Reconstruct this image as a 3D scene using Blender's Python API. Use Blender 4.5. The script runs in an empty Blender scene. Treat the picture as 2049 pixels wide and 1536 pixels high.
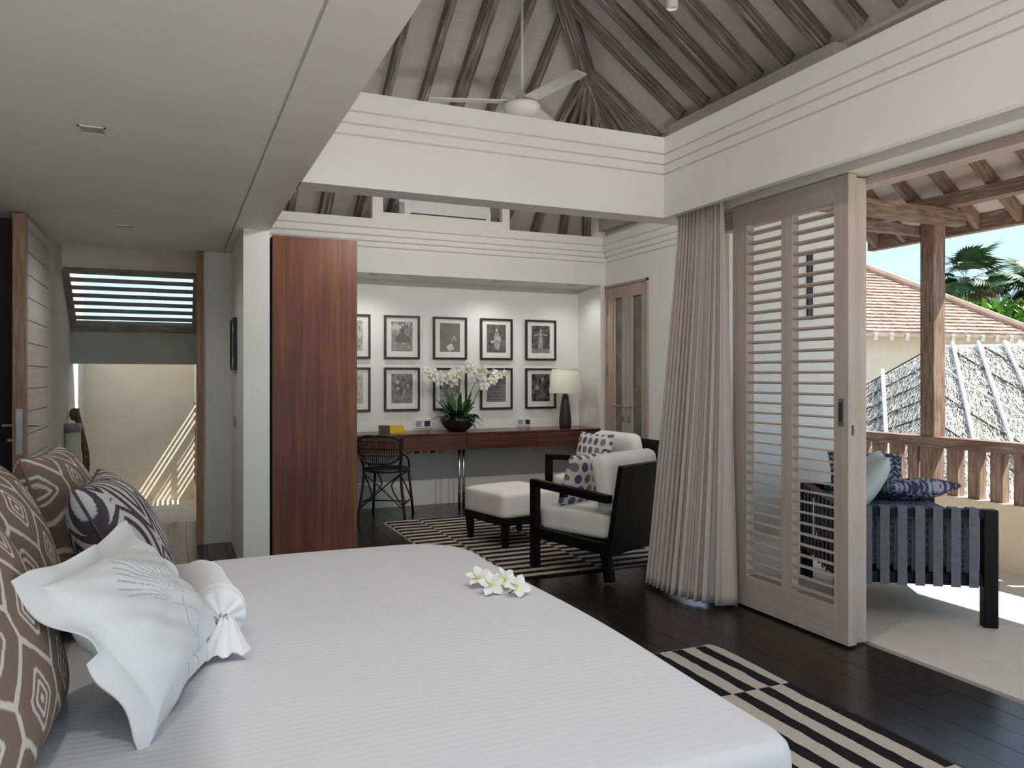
import bpy, bmesh, math, random
import numpy as np
from mathutils import Vector, Matrix
random.seed(7); np.random.seed(7)
scn = bpy.context.scene
C = scn.collection
R = math.radians

# ------------------------------------------------------------------ camera / world / light / exposure
W_, H_ = 2049.0, 1536.0
F_, U0, V0, CH = 1540.0, 1024.5, 754.0, 1.32
YAW = math.atan((U0 - 345.0) / F_)
cam = bpy.data.cameras.new('camera'); camo = bpy.data.objects.new('camera', cam); C.objects.link(camo)
cam.sensor_fit = 'HORIZONTAL'; cam.sensor_width = 36.0; cam.lens = 36.0 * F_ / W_
cam.shift_y = -(768.0 - V0) / W_
camo.location = (0, 0, CH); camo.rotation_euler = (R(90), 0, -YAW)
cam.clip_start = 0.05; cam.clip_end = 500
scn.camera = camo
scn.view_settings.view_transform = 'Standard'; scn.view_settings.look = 'None'
scn.view_settings.gamma = 1.0; scn.view_settings.use_curve_mapping = False
scn.view_settings.exposure = 1.2

wd = bpy.data.worlds.new('sky'); scn.world = wd; wd.use_nodes = True
nt = wd.node_tree; bg = nt.nodes['Background']
tc = nt.nodes.new('ShaderNodeTexCoord'); sp = nt.nodes.new('ShaderNodeSeparateXYZ')
rp = nt.nodes.new('ShaderNodeValToRGB')
rp.color_ramp.elements[0].position = 0.0; rp.color_ramp.elements[0].color = (0.60, 0.78, 0.95, 1)
rp.color_ramp.elements[1].position = 0.7; rp.color_ramp.elements[1].color = (0.47, 0.69, 0.95, 1)
nt.links.new(tc.outputs['Generated'], sp.inputs[0]); nt.links.new(sp.outputs['Z'], rp.inputs[0])
nt.links.new(rp.outputs[0], bg.inputs[0]); bg.inputs[1].default_value = 0.58

SUN = Vector((-1.0, .55, -1.65)).normalized()
sl = bpy.data.lights.new('sun', 'SUN'); so = bpy.data.objects.new('sun', sl); C.objects.link(so)
sl.energy = 4.8; sl.angle = R(0.6); sl.color = (1.0, 0.95, 0.86)
so.rotation_euler = SUN.to_track_quat('-Z', 'Y').to_euler(); so.location = (8, -6, 12)

PEND_D, PEND_U, DOWN, SOFF, BRACK = 32.0, 36.0, 6.0, 7.0, 17.0      # lamp powers (W), used by the lamp builders below

def ray(u, v):
    r = (u - U0) / F_; s, c = math.sin(YAW), math.cos(YAW)
    return Vector((s + r * c, c - r * s, (V0 - v) / F_))
def at(u, v, d):                       # a point at depth d (metres along the view axis)
    return Vector((0, 0, CH)) + ray(u, v) * d

# ------------------------------------------------------------------ materials
MATS = {}
def new_mat(name):
    m = bpy.data.materials.new(name); m.use_nodes = True
    MATS[name] = m
    return m, m.node_tree, m.node_tree.nodes['Principled BSDF']
def N(t, kind, **kw):
    n = t.nodes.new(kind)
    for k, v in kw.items(): setattr(n, k, v)
    return n
def c4(c): return (c[0], c[1], c[2], 1)
def plain(name, col, rough=0.6, var=0.06, scale=6.0, bump=0.0, bscale=60.0, metal=0.0, spec=0.5, coord='Object'):
    m, t, b = new_mat(name)
    b.inputs['Roughness'].default_value = rough; b.inputs['Metallic'].default_value = metal
    b.inputs['Specular IOR Level'].default_value = spec
    co = N(t, 'ShaderNodeTexCoord'); nz = N(t, 'ShaderNodeTexNoise'); nz.inputs['Scale'].default_value = scale
    nz.inputs['Detail'].default_value = 5
    r = N(t, 'ShaderNodeValToRGB')
    r.color_ramp.elements[0].position = .3; r.color_ramp.elements[1].position = .7
    r.color_ramp.elements[0].color = c4([x * (1 - var) for x in col]); r.color_ramp.elements[1].color = c4([min(1, x * (1 + var)) for x in col])
    t.links.new(co.outputs[coord], nz.inputs['Vector']); t.links.new(nz.outputs['Fac'], r.inputs[0]); t.links.new(r.outputs[0], b.inputs['Base Color'])
    if bump > 0:
        n2 = N(t, 'ShaderNodeTexNoise'); n2.inputs['Scale'].default_value = bscale
        bm = N(t, 'ShaderNodeBump'); bm.inputs['Strength'].default_value = bump; bm.inputs['Distance'].default_value = 0.01
        t.links.new(co.outputs[coord], n2.inputs['Vector']); t.links.new(n2.outputs['Fac'], bm.inputs['Height']); t.links.new(bm.outputs[0], b.inputs['Normal'])
    return m
def wood(name, stops, axis='z', fine=60.0, along=2.5, rough=0.6, bump=0.15, big=0.35, spec=0.4):
    m, t, b = new_mat(name)
    b.inputs['Roughness'].default_value = rough; b.inputs['Specular IOR Level'].default_value = spec
    co = N(t, 'ShaderNodeTexCoord'); mp = N(t, 'ShaderNodeMapping')
    sc = {'x': (along, fine, fine), 'y': (fine, along, fine), 'z': (fine, fine, along)}[axis]
    mp.inputs['Scale'].default_value = sc
    oi = N(t, 'ShaderNodeObjectInfo'); ml = N(t, 'ShaderNodeMath', operation='MULTIPLY'); ml.inputs[1].default_value = 37.0
    cb = N(t, 'ShaderNodeCombineXYZ')
    t.links.new(oi.outputs['Random'], ml.inputs[0])
    for i in range(3): t.links.new(ml.outputs[0], cb.inputs[i])
    t.links.new(co.outputs['Object'], mp.inputs['Vector']); t.links.new(cb.outputs[0], mp.inputs['Location'])
    nz = N(t, 'ShaderNodeTexNoise'); nz.inputs['Detail'].default_value = 6; nz.inputs['Scale'].default_value = 1.0
    nz.inputs['Roughness'].default_value = .62
    t.links.new(mp.outputs[0], nz.inputs['Vector'])
    n2 = N(t, 'ShaderNodeTexNoise'); n2.inputs['Scale'].default_value = 2.3; n2.inputs['Detail'].default_value = 3
    t.links.new(co.outputs['Object'], n2.inputs['Vector'])
    mx = N(t, 'ShaderNodeMix'); mx.data_type = 'FLOAT'; mx.inputs[0].default_value = big
    t.links.new(nz.outputs['Fac'], mx.inputs[2]); t.links.new(n2.outputs['Fac'], mx.inputs[3])
    r = N(t, 'ShaderNodeValToRGB'); el = r.color_ramp.elements
    while len(el) < len(stops): el.new(.5)
    for e, (p, c) in zip(el, stops): e.position = p; e.color = c4(c)
    t.links.new(mx.outputs[0], r.inputs[0]); t.links.new(r.outputs[0], b.inputs['Base Color'])
    bm = N(t, 'ShaderNodeBump'); bm.inputs['Strength'].default_value = bump; bm.inputs['Distance'].default_value = 0.004
    t.links.new(nz.outputs['Fac'], bm.inputs['Height']); t.links.new(bm.outputs[0], b.inputs['Normal'])
    return m
def vcol(name, rough=0.85, bump=0.12, bscale=350.0, sheen=0.0):
    m, t, b = new_mat(name)
    b.inputs['Roughness'].default_value = rough; b.inputs['Specular IOR Level'].default_value = .25
    a = N(t, 'ShaderNodeAttribute'); a.attribute_name = 'Col'
    t.links.new(a.outputs['Color'], b.inputs['Base Color'])
    co = N(t, 'ShaderNodeTexCoord'); n2 = N(t, 'ShaderNodeTexNoise'); n2.inputs['Scale'].default_value = bscale
    bm = N(t, 'ShaderNodeBump'); bm.inputs['Strength'].default_value = bump; bm.inputs['Distance'].default_value = 0.002
    t.links.new(co.outputs['Object'], n2.inputs['Vector']); t.links.new(n2.outputs['Fac'], bm.inputs['Height']); t.links.new(bm.outputs[0], b.inputs['Normal'])
    return m
def stripes(name, axis, other, period, frac, block, dark, light, wob=0.006):
    """flat-woven rug: stripes across `axis`, shifted half a period block by block along `other`"""
    m, t, b = new_mat(name); b.inputs['Roughness'].default_value = .95; b.inputs['Specular IOR Level'].default_value = .1
    co = N(t, 'ShaderNodeTexCoord'); s = N(t, 'ShaderNodeSeparateXYZ'); t.links.new(co.outputs['Object'], s.inputs[0])
    nz = N(t, 'ShaderNodeTexNoise'); nz.inputs['Scale'].default_value = 9; nz.inputs['Detail'].default_value = 3
    t.links.new(co.outputs['Object'], nz.inputs['Vector'])
    def M(op, a, bb=None):
        n = N(t, 'ShaderNodeMath', operation=op)
        for i, x in enumerate((a, bb)):
            if x is None: continue
            if isinstance(x, (int, float)): n.inputs[i].default_value = x
            else: t.links.new(x, n.inputs[i])
        return n.outputs[0]
    w = M('MULTIPLY', M('SUBTRACT', nz.outputs['Fac'], .5), wob * 4)
    x = M('ADD', s.outputs[axis], w)
    blk = M('FLOOR', M('DIVIDE', s.outputs[other], block))
    ph = M('ADD', M('DIVIDE', x, period), M('MULTIPLY', blk, .5))
    lt = M('LESS_THAN', M('FRACT', ph), frac)
    n3 = N(t, 'ShaderNodeTexNoise'); n3.inputs['Scale'].default_value = 120; t.links.new(co.outputs['Object'], n3.inputs['Vector'])
    mx = N(t, 'ShaderNodeMix'); mx.data_type = 'RGBA'; mx.inputs[6].default_value = c4(light); mx.inputs[7].default_value = c4(dark)
    t.links.new(lt, mx.inputs[0])
    m2 = N(t, 'ShaderNodeMix'); m2.data_type = 'RGBA'; m2.blend_type = 'MULTIPLY'; m2.inputs[0].default_value = .35
    t.links.new(mx.outputs[2], m2.inputs[6]); t.links.new(n3.outputs['Color'], m2.inputs[7])
    t.links.new(m2.outputs[2], b.inputs['Base Color'])
    bm = N(t, 'ShaderNodeBump'); bm.inputs['Strength'].default_value = .4; bm.inputs['Distance'].default_value = .003
    t.links.new(n3.outputs['Fac'], bm.inputs['Height']); t.links.new(bm.outputs[0], b.inputs['Normal'])
    return m

WHITE = plain('white_paint', (.80, .795, .76), .55, .015, 3, .03, 120)
WARM = plain('cream_render', (.86, .77, .62), .8, .05, 4, .1, 60)
GREYP = plain('grey_panel', (.60, .61, .59), .7, .05, 4)
CLER = plain('taupe_plaster', (.40, .34, .30), .8, .06, 3)
ROOFB = wood('washed_boards', [(.3, (.50, .45, .41)), (.55, (.57, .52, .48)), (.75, (.64, .59, .55))], 'x', 30, 1.0, .8, .08, .5)
RAFT = wood('weathered_teak', [(.32, (.055, .042, .036)), (.46, (.15, .115, .10)), (.56, (.28, .23, .20)), (.68, (.56, .51, .47))], 'x', 60, 2.2, .8, .6, .2)
POSTW = wood('sunbleached_teak', [(.30, (.10, .055, .035)), (.47, (.22, .14, .10)), (.6, (.33, .235, .175)), (.75, (.56, .46, .38))], 'z', 60, 6.0, .8, .4, .3)
RAILW = wood('sunbleached_teak_rail', [(.30, (.10, .055, .035)), (.47, (.22, .14, .10)), (.6, (.33, .235, .175)), (.75, (.56, .46, .38))], 'y', 60, 6.0, .8, .4, .3)
POSTX = wood('grey_weathered_teak', [(.30, (.16, .13, .11)), (.47, (.27, .24, .21)), (.6, (.36, .33, .30)), (.75, (.50, .47, .44))], 'x', 60, 6.0, .8, .4, .3)
DOORW = wood('limed_teak_upright', [(.3, (.42, .34, .285)), (.5, (.50, .42, .36)), (.7, (.59, .51, .45))], 'z', 45, 1.5, .6, .1, .4)
DOORH = wood('limed_teak_level', [(.3, (.42, .34, .285)), (.5, (.50, .42, .36)), (.7, (.59, .51, .45))], 'y', 45, 1.5, .6, .1, .4)
OLDW = wood('aged_door_edge', [(.3, (.25, .13, .07)), (.5, (.40, .24, .15)), (.7, (.55, .40, .29))], 'z', 80, 5, .8, .4, .3)
GREYW = wood('grey_washed_plank', [(.3, (.48, .44, .40)), (.5, (.55, .51, .47)), (.7, (.62, .59, .55))], 'y', 40, 1.5, .55, .06, .4)
MAHO = wood('mahogany', [(.28, (.085, .024, .012)), (.45, (.135, .042, .02)), (.58, (.19, .066, .03)), (.75, (.25, .10, .05))], 'z', 40, 1.3, .45, .03, .35, .4)
MAHX = wood('mahogany_long', [(.28, (.06, .02, .011)), (.5, (.11, .037, .018)), (.75, (.19, .075, .038))], 'x', 45, 1.3, .25, .02, .35, .5)
FLOORW = wood('ebony_planks', [(.3, (.010, .0075, .006)), (.5, (.017, .0125, .010)), (.7, (.030, .022, .018))], 'y', 60, 1.2, .24, .05, .3, .5)
BLACKW = plain('black_lacquer', (.004, .0036, .0036), .5, .1, 10, spec=.2)
RATTAN = plain('black_rattan', (.018, .011, .008), .45, .3, 40)
TERR = plain('pale_terrazzo', (.66, .60, .53), .75, .04, 8, .05, 200)
PEBBLE = plain('pale_stone_floor', (.72, .66, .52), .8, .12, 14, .3, 60)
PARA = plain('beige_parapet', (.78, .66, .50), .85, .04, 5)
LINEN = plain('white_cotton', (.86, .86, .86), .9, .01, 8, .05, 300)
UPH = plain('ivory_upholstery', (.80, .77, .71), .9, .03, 10, .12, 400)
CURT = wood('rose_taupe_linen', [(.3, (.52, .44, .40)), (.5, (.57, .49, .45)), (.7, (.62, .54, .50))], 'z', 120, 8, .9, .1, .2, .2)
CHROME = plain('brushed_chrome', (.65, .65, .66), .22, .03, 5, metal=1.0)
STEEL = plain('satin_steel', (.5, .5, .49), .38, .05, 10, metal=1.0)
FANM = plain('fan_grey_white', (.72, .70, .67), .5, .02, 5)
BLACKF = plain('black_frame', (.012, .011, .01), .4, .1, 12)
MATB = plain('ivory_mat_board', (.78, .76, .70), .9, .02, 20)
BOWL = plain('dark_ceramic', (.022, .017, .014), .3, .3, 18)
LEAF = plain('orchid_leaf', (.025, .085, .02), .4, .3, 15)
PETAL = plain('orchid_petal', (.86, .86, .78), .7, .04, 30)
LIP = plain('petal_yellow', (.75, .68, .06), .6, .1, 30)
STEMG = plain('flower_stem', (.10, .16, .05), .6, .2, 20)
SHADE = plain('cream_lampshade', (.80, .77, .64), .8, .02, 40)
LBASE = plain('dark_bronze', (.03, .024, .018), .5, .2, 30)
YEL = plain('yellow_cover', (.80, .50, .02), .5, .05, 20)
BOOKD = plain('dark_cover', (.05, .05, .035), .5, .1, 20)
PAGE = plain('page_edges', (.75, .72, .65), .9, .05, 60)
PLAST = plain('white_plastic', (.78, .78, .77), .4, .02, 10)
DARKP = plain('dark_plastic', (.03, .03, .04), .4, .1, 10)
SILVP = plain('grey_plastic', (.35, .35, .36), .35, .06, 10)
STRAP = plain('grey_webbing', (.13, .135, .165), .8, .12, 30, .2, 300)
TEAKT = plain('terracotta', (.40, .27, .21), .85, .22, 3.0, .1, 40)
THATB = plain('thatch_bed', (.48, .42, .37), .95, .25, 8, .4, 40)
BAMB = plain('bleached_bamboo', (.78, .75, .70), .6, .06, 12)
BAMD = plain('dark_bamboo_lath', (.09, .075, .06), .8, .2, 12)
TRUNK = plain('palm_trunk', (.22, .17, .13), .9, .3, 12, .4, 40)
FROND = plain('palm_frond', (.045, .115, .03), .5, .5, 2.5)
FROND2 = plain('dry_frond', (.28, .20, .08), .7, .4, 3)
FOL = plain('bright_foliage', (.16, .33, .035), .55, .55, 3.0)
SAGE = plain('pale_cushion', (.62, .68, .66), .9, .03, 10)
STATUE = plain('carved_wood', (.16, .085, .05), .5, .3, 20)
GLASSD = plain('dark_reflective_pane', (.16, .145, .135), .12, .25, 6)
VC = vcol('printed_cotton')
VP = vcol('photo_print', .6, 0.0)
RUG1 = stripes('rug_stripes_across', 'Y', 'X', .125, .50, .62, (.018, .012, .010), (.52, .45, .38))
RUG2 = stripes('rug_stripes_along', 'X', 'Y', .128, .46, .76, (.022, .019, .020), (.60, .54, .47))
# coverlet: white with fine woven ribs
COVER, t_, b_ = new_mat('ribbed_coverlet')
b_.inputs['Base Color'].default_value = (.64, .64, .67, 1); b_.inputs['Roughness'].default_value = .85; b_.inputs['Specular IOR Level'].default_value = .2
_co = N(t_, 'ShaderNodeTexCoord'); _w = N(t_, 'ShaderNodeTexWave'); _w.bands_direction = 'Y'; _w.inputs['Scale'].default_value = 14.0; _w.inputs['Distortion'].default_value = .3
_w.inputs['Detail'].default_value = 1; _bm = N(t_, 'ShaderNodeBump'); _bm.inputs['Strength'].default_value = .22; _bm.inputs['Distance'].default_value = .002
t_.links.new(_co.outputs['Object'], _w.inputs['Vector']); t_.links.new(_w.outputs['Fac'], _bm.inputs['Height']); t_.links.new(_bm.outputs[0], b_.inputs['Normal'])

CBX = wood('teak_crossbeam', [(.30, (.10, .055, .035)), (.47, (.22, .14, .10)), (.6, (.33, .235, .175)), (.75, (.56, .46, .38))], 'x', 60, 6.0, .8, .4, .3)
# ------------------------------------------------------------------ helpers
class MB:
    def __init__(s): s.v = []; s.f = []; s.smooth = False; s.col = None
    def quadgrid(s, P):                # P[i][j] points
        n, m = len(P), len(P[0]); o = len(s.v)
        for row in P: s.v.extend([tuple(p) for p in row])
        for i in range(n - 1):
            for j in range(m - 1):
                a = o + i * m + j; s.f.append((a, a + 1, a + m + 1, a + m))
        return s
    def box(s, x0, x1, y0, y1, z0, z1, bev=0.0):
        o = len(s.v)
        if bev <= 0:
            s.v += [(x0, y0, z0), (x1, y0, z0), (x1, y1, z0), (x0, y1, z0), (x0, y0, z1), (x1, y0, z1), (x1, y1, z1), (x0, y1, z1)]
            s.f += [tuple(o + i for i in q) for q in ((0, 3, 2, 1), (4, 5, 6, 7), (0, 1, 5, 4), (1, 2, 6, 5), (2, 3, 7, 6), (3, 0, 4, 7))]
            return s
        bm = bmesh.new(); bmesh.ops.create_cube(bm, size=1)
        for v in bm.verts: v.co = Vector(((x0 + x1) / 2 + v.co.x * (x1 - x0), (y0 + y1) / 2 + v.co.y * (y1 - y0), (z0 + z1) / 2 + v.co.z * (z1 - z0)))
        bmesh.ops.bevel(bm, geom=list(bm.edges), offset=bev, segments=2, affect='EDGES', profile=.6)
        s.take(bm); return s
    def take(s, bm, M=None):
        o = len(s.v); bm.verts.index_update()
        for v in bm.verts: s.v.append(tuple((M @ v.co) if M else v.co))
        for f in bm.faces: s.f.append(tuple(o + v.index for v in f.verts))
        bm.free(); return s
    def hexa(s, P):                    # 8 corner points, bottom 4 then top 4
        o = len(s.v); s.v += [tuple(p) for p in P]
        s.f += [tuple(o + i for i in q) for q in ((0, 3, 2, 1), (4, 5, 6, 7), (0, 1, 5, 4), (1, 2, 6, 5), (2, 3, 7, 6), (3, 0, 4, 7))]
        return s
    def bar(s, p, q, w, h, up=(0, 0, 1), w2=None, h2=None):
        p, q, up = Vector(p), Vector(q), Vector(up); d = (q - p).normalized()
        x = d.cross(up).normalized(); y = x.cross(d).normalized()
        w2 = w if w2 is None else w2; h2 = h if h2 is None else h2
        P = [p - x * w / 2 - y * h / 2, p + x * w / 2 - y * h / 2, q + x * w2 / 2 - y * h2 / 2, q - x * w2 / 2 - y * h2 / 2,
             p - x * w / 2 + y * h / 2, p + x * w / 2 + y * h / 2, q + x * w2 / 2 + y * h2 / 2, q - x * w2 / 2 + y * h2 / 2]
        return s.hexa(P)
    def tube(s, pts, r, n=8, r2=None):
        pts = [Vector(p) for p in pts]; k = len(pts); o = len(s.v); r2 = r if r2 is None else r2
        up = Vector((0, 0, 1)); prev = None
        for i, p in enumerate(pts):
            d = (pts[min(i + 1, k - 1)] - pts[max(i - 1, 0)]).normalized()
            if prev is None:
                a = d.cross(up)
                if a.length < .05: a = d.cross(Vector((1, 0, 0)))
            else: a = prev - d * prev.dot(d)
            a.normalize(); prev = a; b = d.cross(a); rr = r + (r2 - r) * i / max(1, k - 1)
            for j in range(n):
                t = 2 * math.pi * j / n; s.v.append(tuple(p + a * math.cos(t) * rr + b * math.sin(t) * rr))
        for i in range(k - 1):
            for j in range(n):
                s.f.append((o + i * n + j, o + i * n + (j + 1) % n, o + (i + 1) * n + (j + 1) % n, o + (i + 1) * n + j))
        s.f.append(tuple(o + j for j in reversed(range(n)))); s.f.append(tuple(o + (k - 1) * n + j for j in range(n)))
        return s
    def lathe(s, prof, n=32, cx=0, cy=0, cap=True):
        o = len(s.v)
        for r, z in prof:
            for j in range(n):
                t = 2 * math.pi * j / n; s.v.append((cx + r * math.cos(t), cy + r * math.sin(t), z))
        for i in range(len(prof) - 1):
            for j in range(n):
                s.f.append((o + i * n + j, o + i * n + (j + 1) % n, o + (i + 1) * n + (j + 1) % n, o + (i + 1) * n + j))
        if cap:
            s.f.append(tuple(o + j for j in reversed(range(n)))); s.f.append(tuple(o + (len(prof) - 1) * n + j for j in range(n)))
        return s
    def prism(s, poly, axis, a, b):    # poly = 2D points in the two other axes, in order
        n = len(poly); o = len(s.v)
        for t in (a, b):
            for p, q in poly:
                s.v.append({'x': (t, p, q), 'y': (p, t, q), 'z': (p, q, t)}[axis])
        s.f.append(tuple(o + i for i in range(n))); s.f.append(tuple(o + n + i for i in reversed(range(n))))
        for i in range(n):
            j = (i + 1) % n; s.f.append((o + i, o + n + i, o + n + j, o + j))
        return s
    def mesh(s, name, mat, smooth=False, off=None):
        me = bpy.data.meshes.new(name)
        v = s.v if off is None else [(a - off[0], b - off[1], c - off[2]) for a, b, c in s.v]
        me.from_pydata(v, [], s.f); me.update()
        bm = bmesh.new(); bm.from_mesh(me); bmesh.ops.recalc_face_normals(bm, faces=bm.faces); bm.to_mesh(me); bm.free()
        if smooth: me.polygons.foreach_set('use_smooth', [True] * len(me.polygons))
        me.materials.append(mat)
        return me
def add(name, me, parent=None, mat4=None):
    o = bpy.data.objects.new(name, me); C.objects.link(o)
    if parent: o.parent = parent
    if mat4 is not None: o.matrix_local = mat4
    return o
def smooth_auto(o, ang=40):
    me = o.data; me.polygons.foreach_set('use_smooth', [True] * len(me.polygons))
    m = o.modifiers.new('edge_split', 'EDGE_SPLIT'); m.split_angle = R(ang)
    return o
def part(name, mb, mat, parent, smooth=False, auto=None):
    """geometry written in the parent's own coordinates"""
    o = add(name, mb.mesh(name, mat, smooth), parent)
    if auto: smooth_auto(o, auto)
    return o
def wpart(name, mb, mat, parent, smooth=False, auto=None):
    """geometry written in world coordinates under an unrotated parent"""
    L = Vector((0, 0, 0)); p = parent
    while p: L += p.location; p = p.parent
    o = add(name, mb.mesh(name, mat, smooth, L), parent)
    if auto: smooth_auto(o, auto)
    return o
def tag(o, label=None, cat=None, group=None, kind=None):
    if label: o['label'] = label
    if cat: o['category'] = cat
    if group: o['group'] = group
    if kind: o['kind'] = kind
    return o
def thing(name, label, cat, loc=(0, 0, 0), rz=0.0, group=None):
    o = bpy.data.objects.new(name, None); C.objects.link(o); o.location = loc; o.rotation_euler = (0, 0, rz)
    o.empty_display_size = .1
    return tag(o, label, cat, group)
def struct(name, mb, mat, parent=None, smooth=False):
    o = add(name, mb.mesh(name, mat, smooth), parent)
    if parent is None: o['kind'] = 'structure'
    return o
def sempty(name, loc=(0, 0, 0)):
    o = bpy.data.objects.new(name, None); C.objects.link(o); o.location = loc; o['kind'] = 'structure'; return o
def beam(name, p, q, w, h, mat, parent, up=(0, 0, 1), w2=None):
    """a beam with its own axes: local x runs along its length (so the grain does too)"""
    p, q, up = Vector(p), Vector(q), Vector(up); d = (q - p); L = d.length; d.normalize()
    y = up.cross(d).normalized(); z = d.cross(y)
    mb = MB(); w2 = w if w2 is None else w2
    mb.hexa([(0, -w / 2, -h / 2), (L, -w2 / 2, -h / 2), (L, w2 / 2, -h / 2), (0, w / 2, -h / 2), (0, -w / 2, h / 2), (L, -w2 / 2, h / 2), (L, w2 / 2, h / 2), (0, w / 2, h / 2)])
    M = Matrix(((d.x, y.x, z.x, p.x), (d.y, y.y, z.y, p.y), (d.z, y.z, z.z, p.z), (0, 0, 0, 1)))
    return add(name, mb.mesh(name, mat), parent, M)
def clone(o, parent, mat4=None):
    c = o.copy(); C.objects.link(c); c.parent = parent
    if mat4 is not None: c.matrix_local = mat4
    return c
def frame4(c, x, z):
    """matrix with origin c, local x along x, local z along z (normal)"""
    z = Vector(z).normalized(); x = Vector(x); x = (x - z * x.dot(z)).normalized(); y = z.cross(x)
    return Matrix(((x.x, y.x, z.x, c[0]), (x.y, y.y, z.y, c[1]), (x.z, y.z, z.z, c[2]), (0, 0, 0, 1)))

# ================================================================== LARGE STRUCTURE
# ---- floor: slab + planks
slab = MB(); slab.box(-1.9, 3.18, -.95, 7.66, -.2, -.022); slab.box(3.18, 4.3, 4.05, 7.66, -.2, -.022)
floor = struct('floor', slab, FLOORW)
pw = .138; x = -1.0; pm = {}
k = 0
while x < 4.25:
    y0 = -.95 if x < 3.1 else 4.06
    ys = [y0]; y = y0 + random.uniform(.6, 2.2)
    while y < 7.4: ys.append(y); y += random.choice((1.8, 2.1, 2.4))
    ys.append(7.65)
    x1 = min(x + pw, 3.178 if x < 3.17 else 4.25)
    if x1 - x > .02:
        for a, b in zip(ys[:-1], ys[1:]):
            m = MB().box(-(x1 - x) / 2 + .0012, (x1 - x) / 2 - .0012, -(b - a) / 2 + .0012, (b - a) / 2 - .0012, -.022, random.uniform(-.0008, 0))
            add('plank', m.mesh('plank', FLOORW), floor, Matrix.Translation(((x + x1) / 2, (a + b) / 2, 0)))
    x = x1
# ---- terrace floor, bathroom floor
struct('floor_terrace', MB().box(3.18, 5.4, -.95, 4.8, -.2, 0), TERR)
struct('floor_bounce_deck', MB().box(-8, 9, -12, -.95, -.2, 0), TERR)  # unseen pale deck, added to bounce sunlight into the room
struct('floor_bathroom', MB().box(-.95, .25, 7.66, 9.1, -.2, -.005), PEBBLE)
# ---- lowered ceiling on the left with a shadow-gap seam
cb_ = MB(); cb_.box(-1.8, .365, -.9, 6.6, 2.31, 2.7); cb_.box(.377, .60, -.9, 6.6, 2.31, 2.82); cb_.box(.36, .38, -.9, 6.6, 2.322, 2.7)
struct('ceiling', cb_, WHITE)
# ---- walls
struct('wall_back', MB().box(.43, 4.4, 7.65, 7.75, -.02, 2.95), WHITE)
wr = MB(); wr.box(4.25, 4.4, 5.92, 6.33, -.02, 3.3); wr.box(4.25, 4.4, 4.05, 4.25, -.02, 3.3); wr.box(4.25, 4.4, 4.25, 5.92, 2.3, 3.3); wr.box(4.25, 4.4, 7.13, 7.65, -.02, 2.8); wr.box(4.25, 4.4, 6.33, 7.13, 2.29, 3.1); wr.box(4.19, 4.25, 7.15, 7.65, -.02, 2.3)
struct('wall_right', wr, WHITE)
struct('wall_pillar', MB().box(.432, .60, 5.41, 7.65, -.02, 2.31), WHITE)
struct('wall_hall', MB().box(.225, .432, 6.55, 6.66, -.02, 2.31), WHITE)
struct('wall_left', MB().box(-1.8, -.90, 5.66, 5.76, -.02, 2.31), plain('recess_void_dark', (.03, .024, .02), .6, .2, 4))  # near-black colour stands in for the unlit void of the recess
struct('wall_headboard', MB().box(-1.25, -1.125, -.9, 4.9, -.02, 2.31), WHITE)
struct('wall_recess', MB().box(-1.9, -1.8, 4.9, 5.76, -.02, 2.31).box(-1.9, -1.125, 4.85, 4.9, -.02, 2.31).box(-1.0, -.95, 5.76, 6.34, -.02, 2.31), WHITE)
struct('wall_terrace_end', MB().box(3.16, 4.40, 3.99, 4.05, -.02, 2.8), WHITE)
wb = MB(); wb.box(-.95, -.84, 6.34, 9.1, -.02, 2.7)
struct('wall_bathroom_left', wb, plain('grey_white_render', (.70, .67, .62), .8, .04, 4))
struct('wall_bathroom_far', MB().box(-.95, .25, 9.07, 9.2, -.2, 1.5), WARM)
bh = MB(); bh.box(-.84, .215, 7.97, 8.05, 1.44, 1.80)
struct('trim_bulkhead', bh, GREYP)
struct('wall_bathroom_upper', MB().box(-.84, .215, 7.33, 7.38, 2.215, 2.7), WARM)
struct('ceiling_bathroom', MB().box(-.95, .25, 6.6, 7.38, 2.5, 2.6), WHITE)
wbr = MB(); wbr.box(.215, .25, 6.66, 7.98, -.02, 2.6); wbr.box(.215, .25, 7.98, 9.07, -.02, .22); wbr.box(.215, .25, 7.98, 8.3, .22, 1.05); wbr.box(.215, .25, 7.98, 9.07, 1.05, 3.4)  # top raised out of view to keep stray sun off the far wall
struct('wall_bathroom_right', wbr, WARM)
# slatted window in the bathroom side wall (throws the sun stripes)
bw = sempty('window_1', (.232, 8.68, .22))
m = MB().box(-.022, .022, -.38, .39, -.013, .013); sme = m.mesh('slat', POSTW)
for i in range(11):
    if i in (6,): continue
    add('slat', sme, bw, Matrix.Translation((0, 0, .03 + i * .08)) @ Matrix.Rotation(R(-58), 4, 'Y'))
wpart('blind_board', MB().box(.222, .242, 8.3, 9.07, .70, .80), POSTW, bw)
for yy in (8.45, 8.62, 8.79, 8.94): wpart('mullion', MB().box(.222, .242, yy, yy + .025, .22, .70), POSTW, bw)
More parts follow.
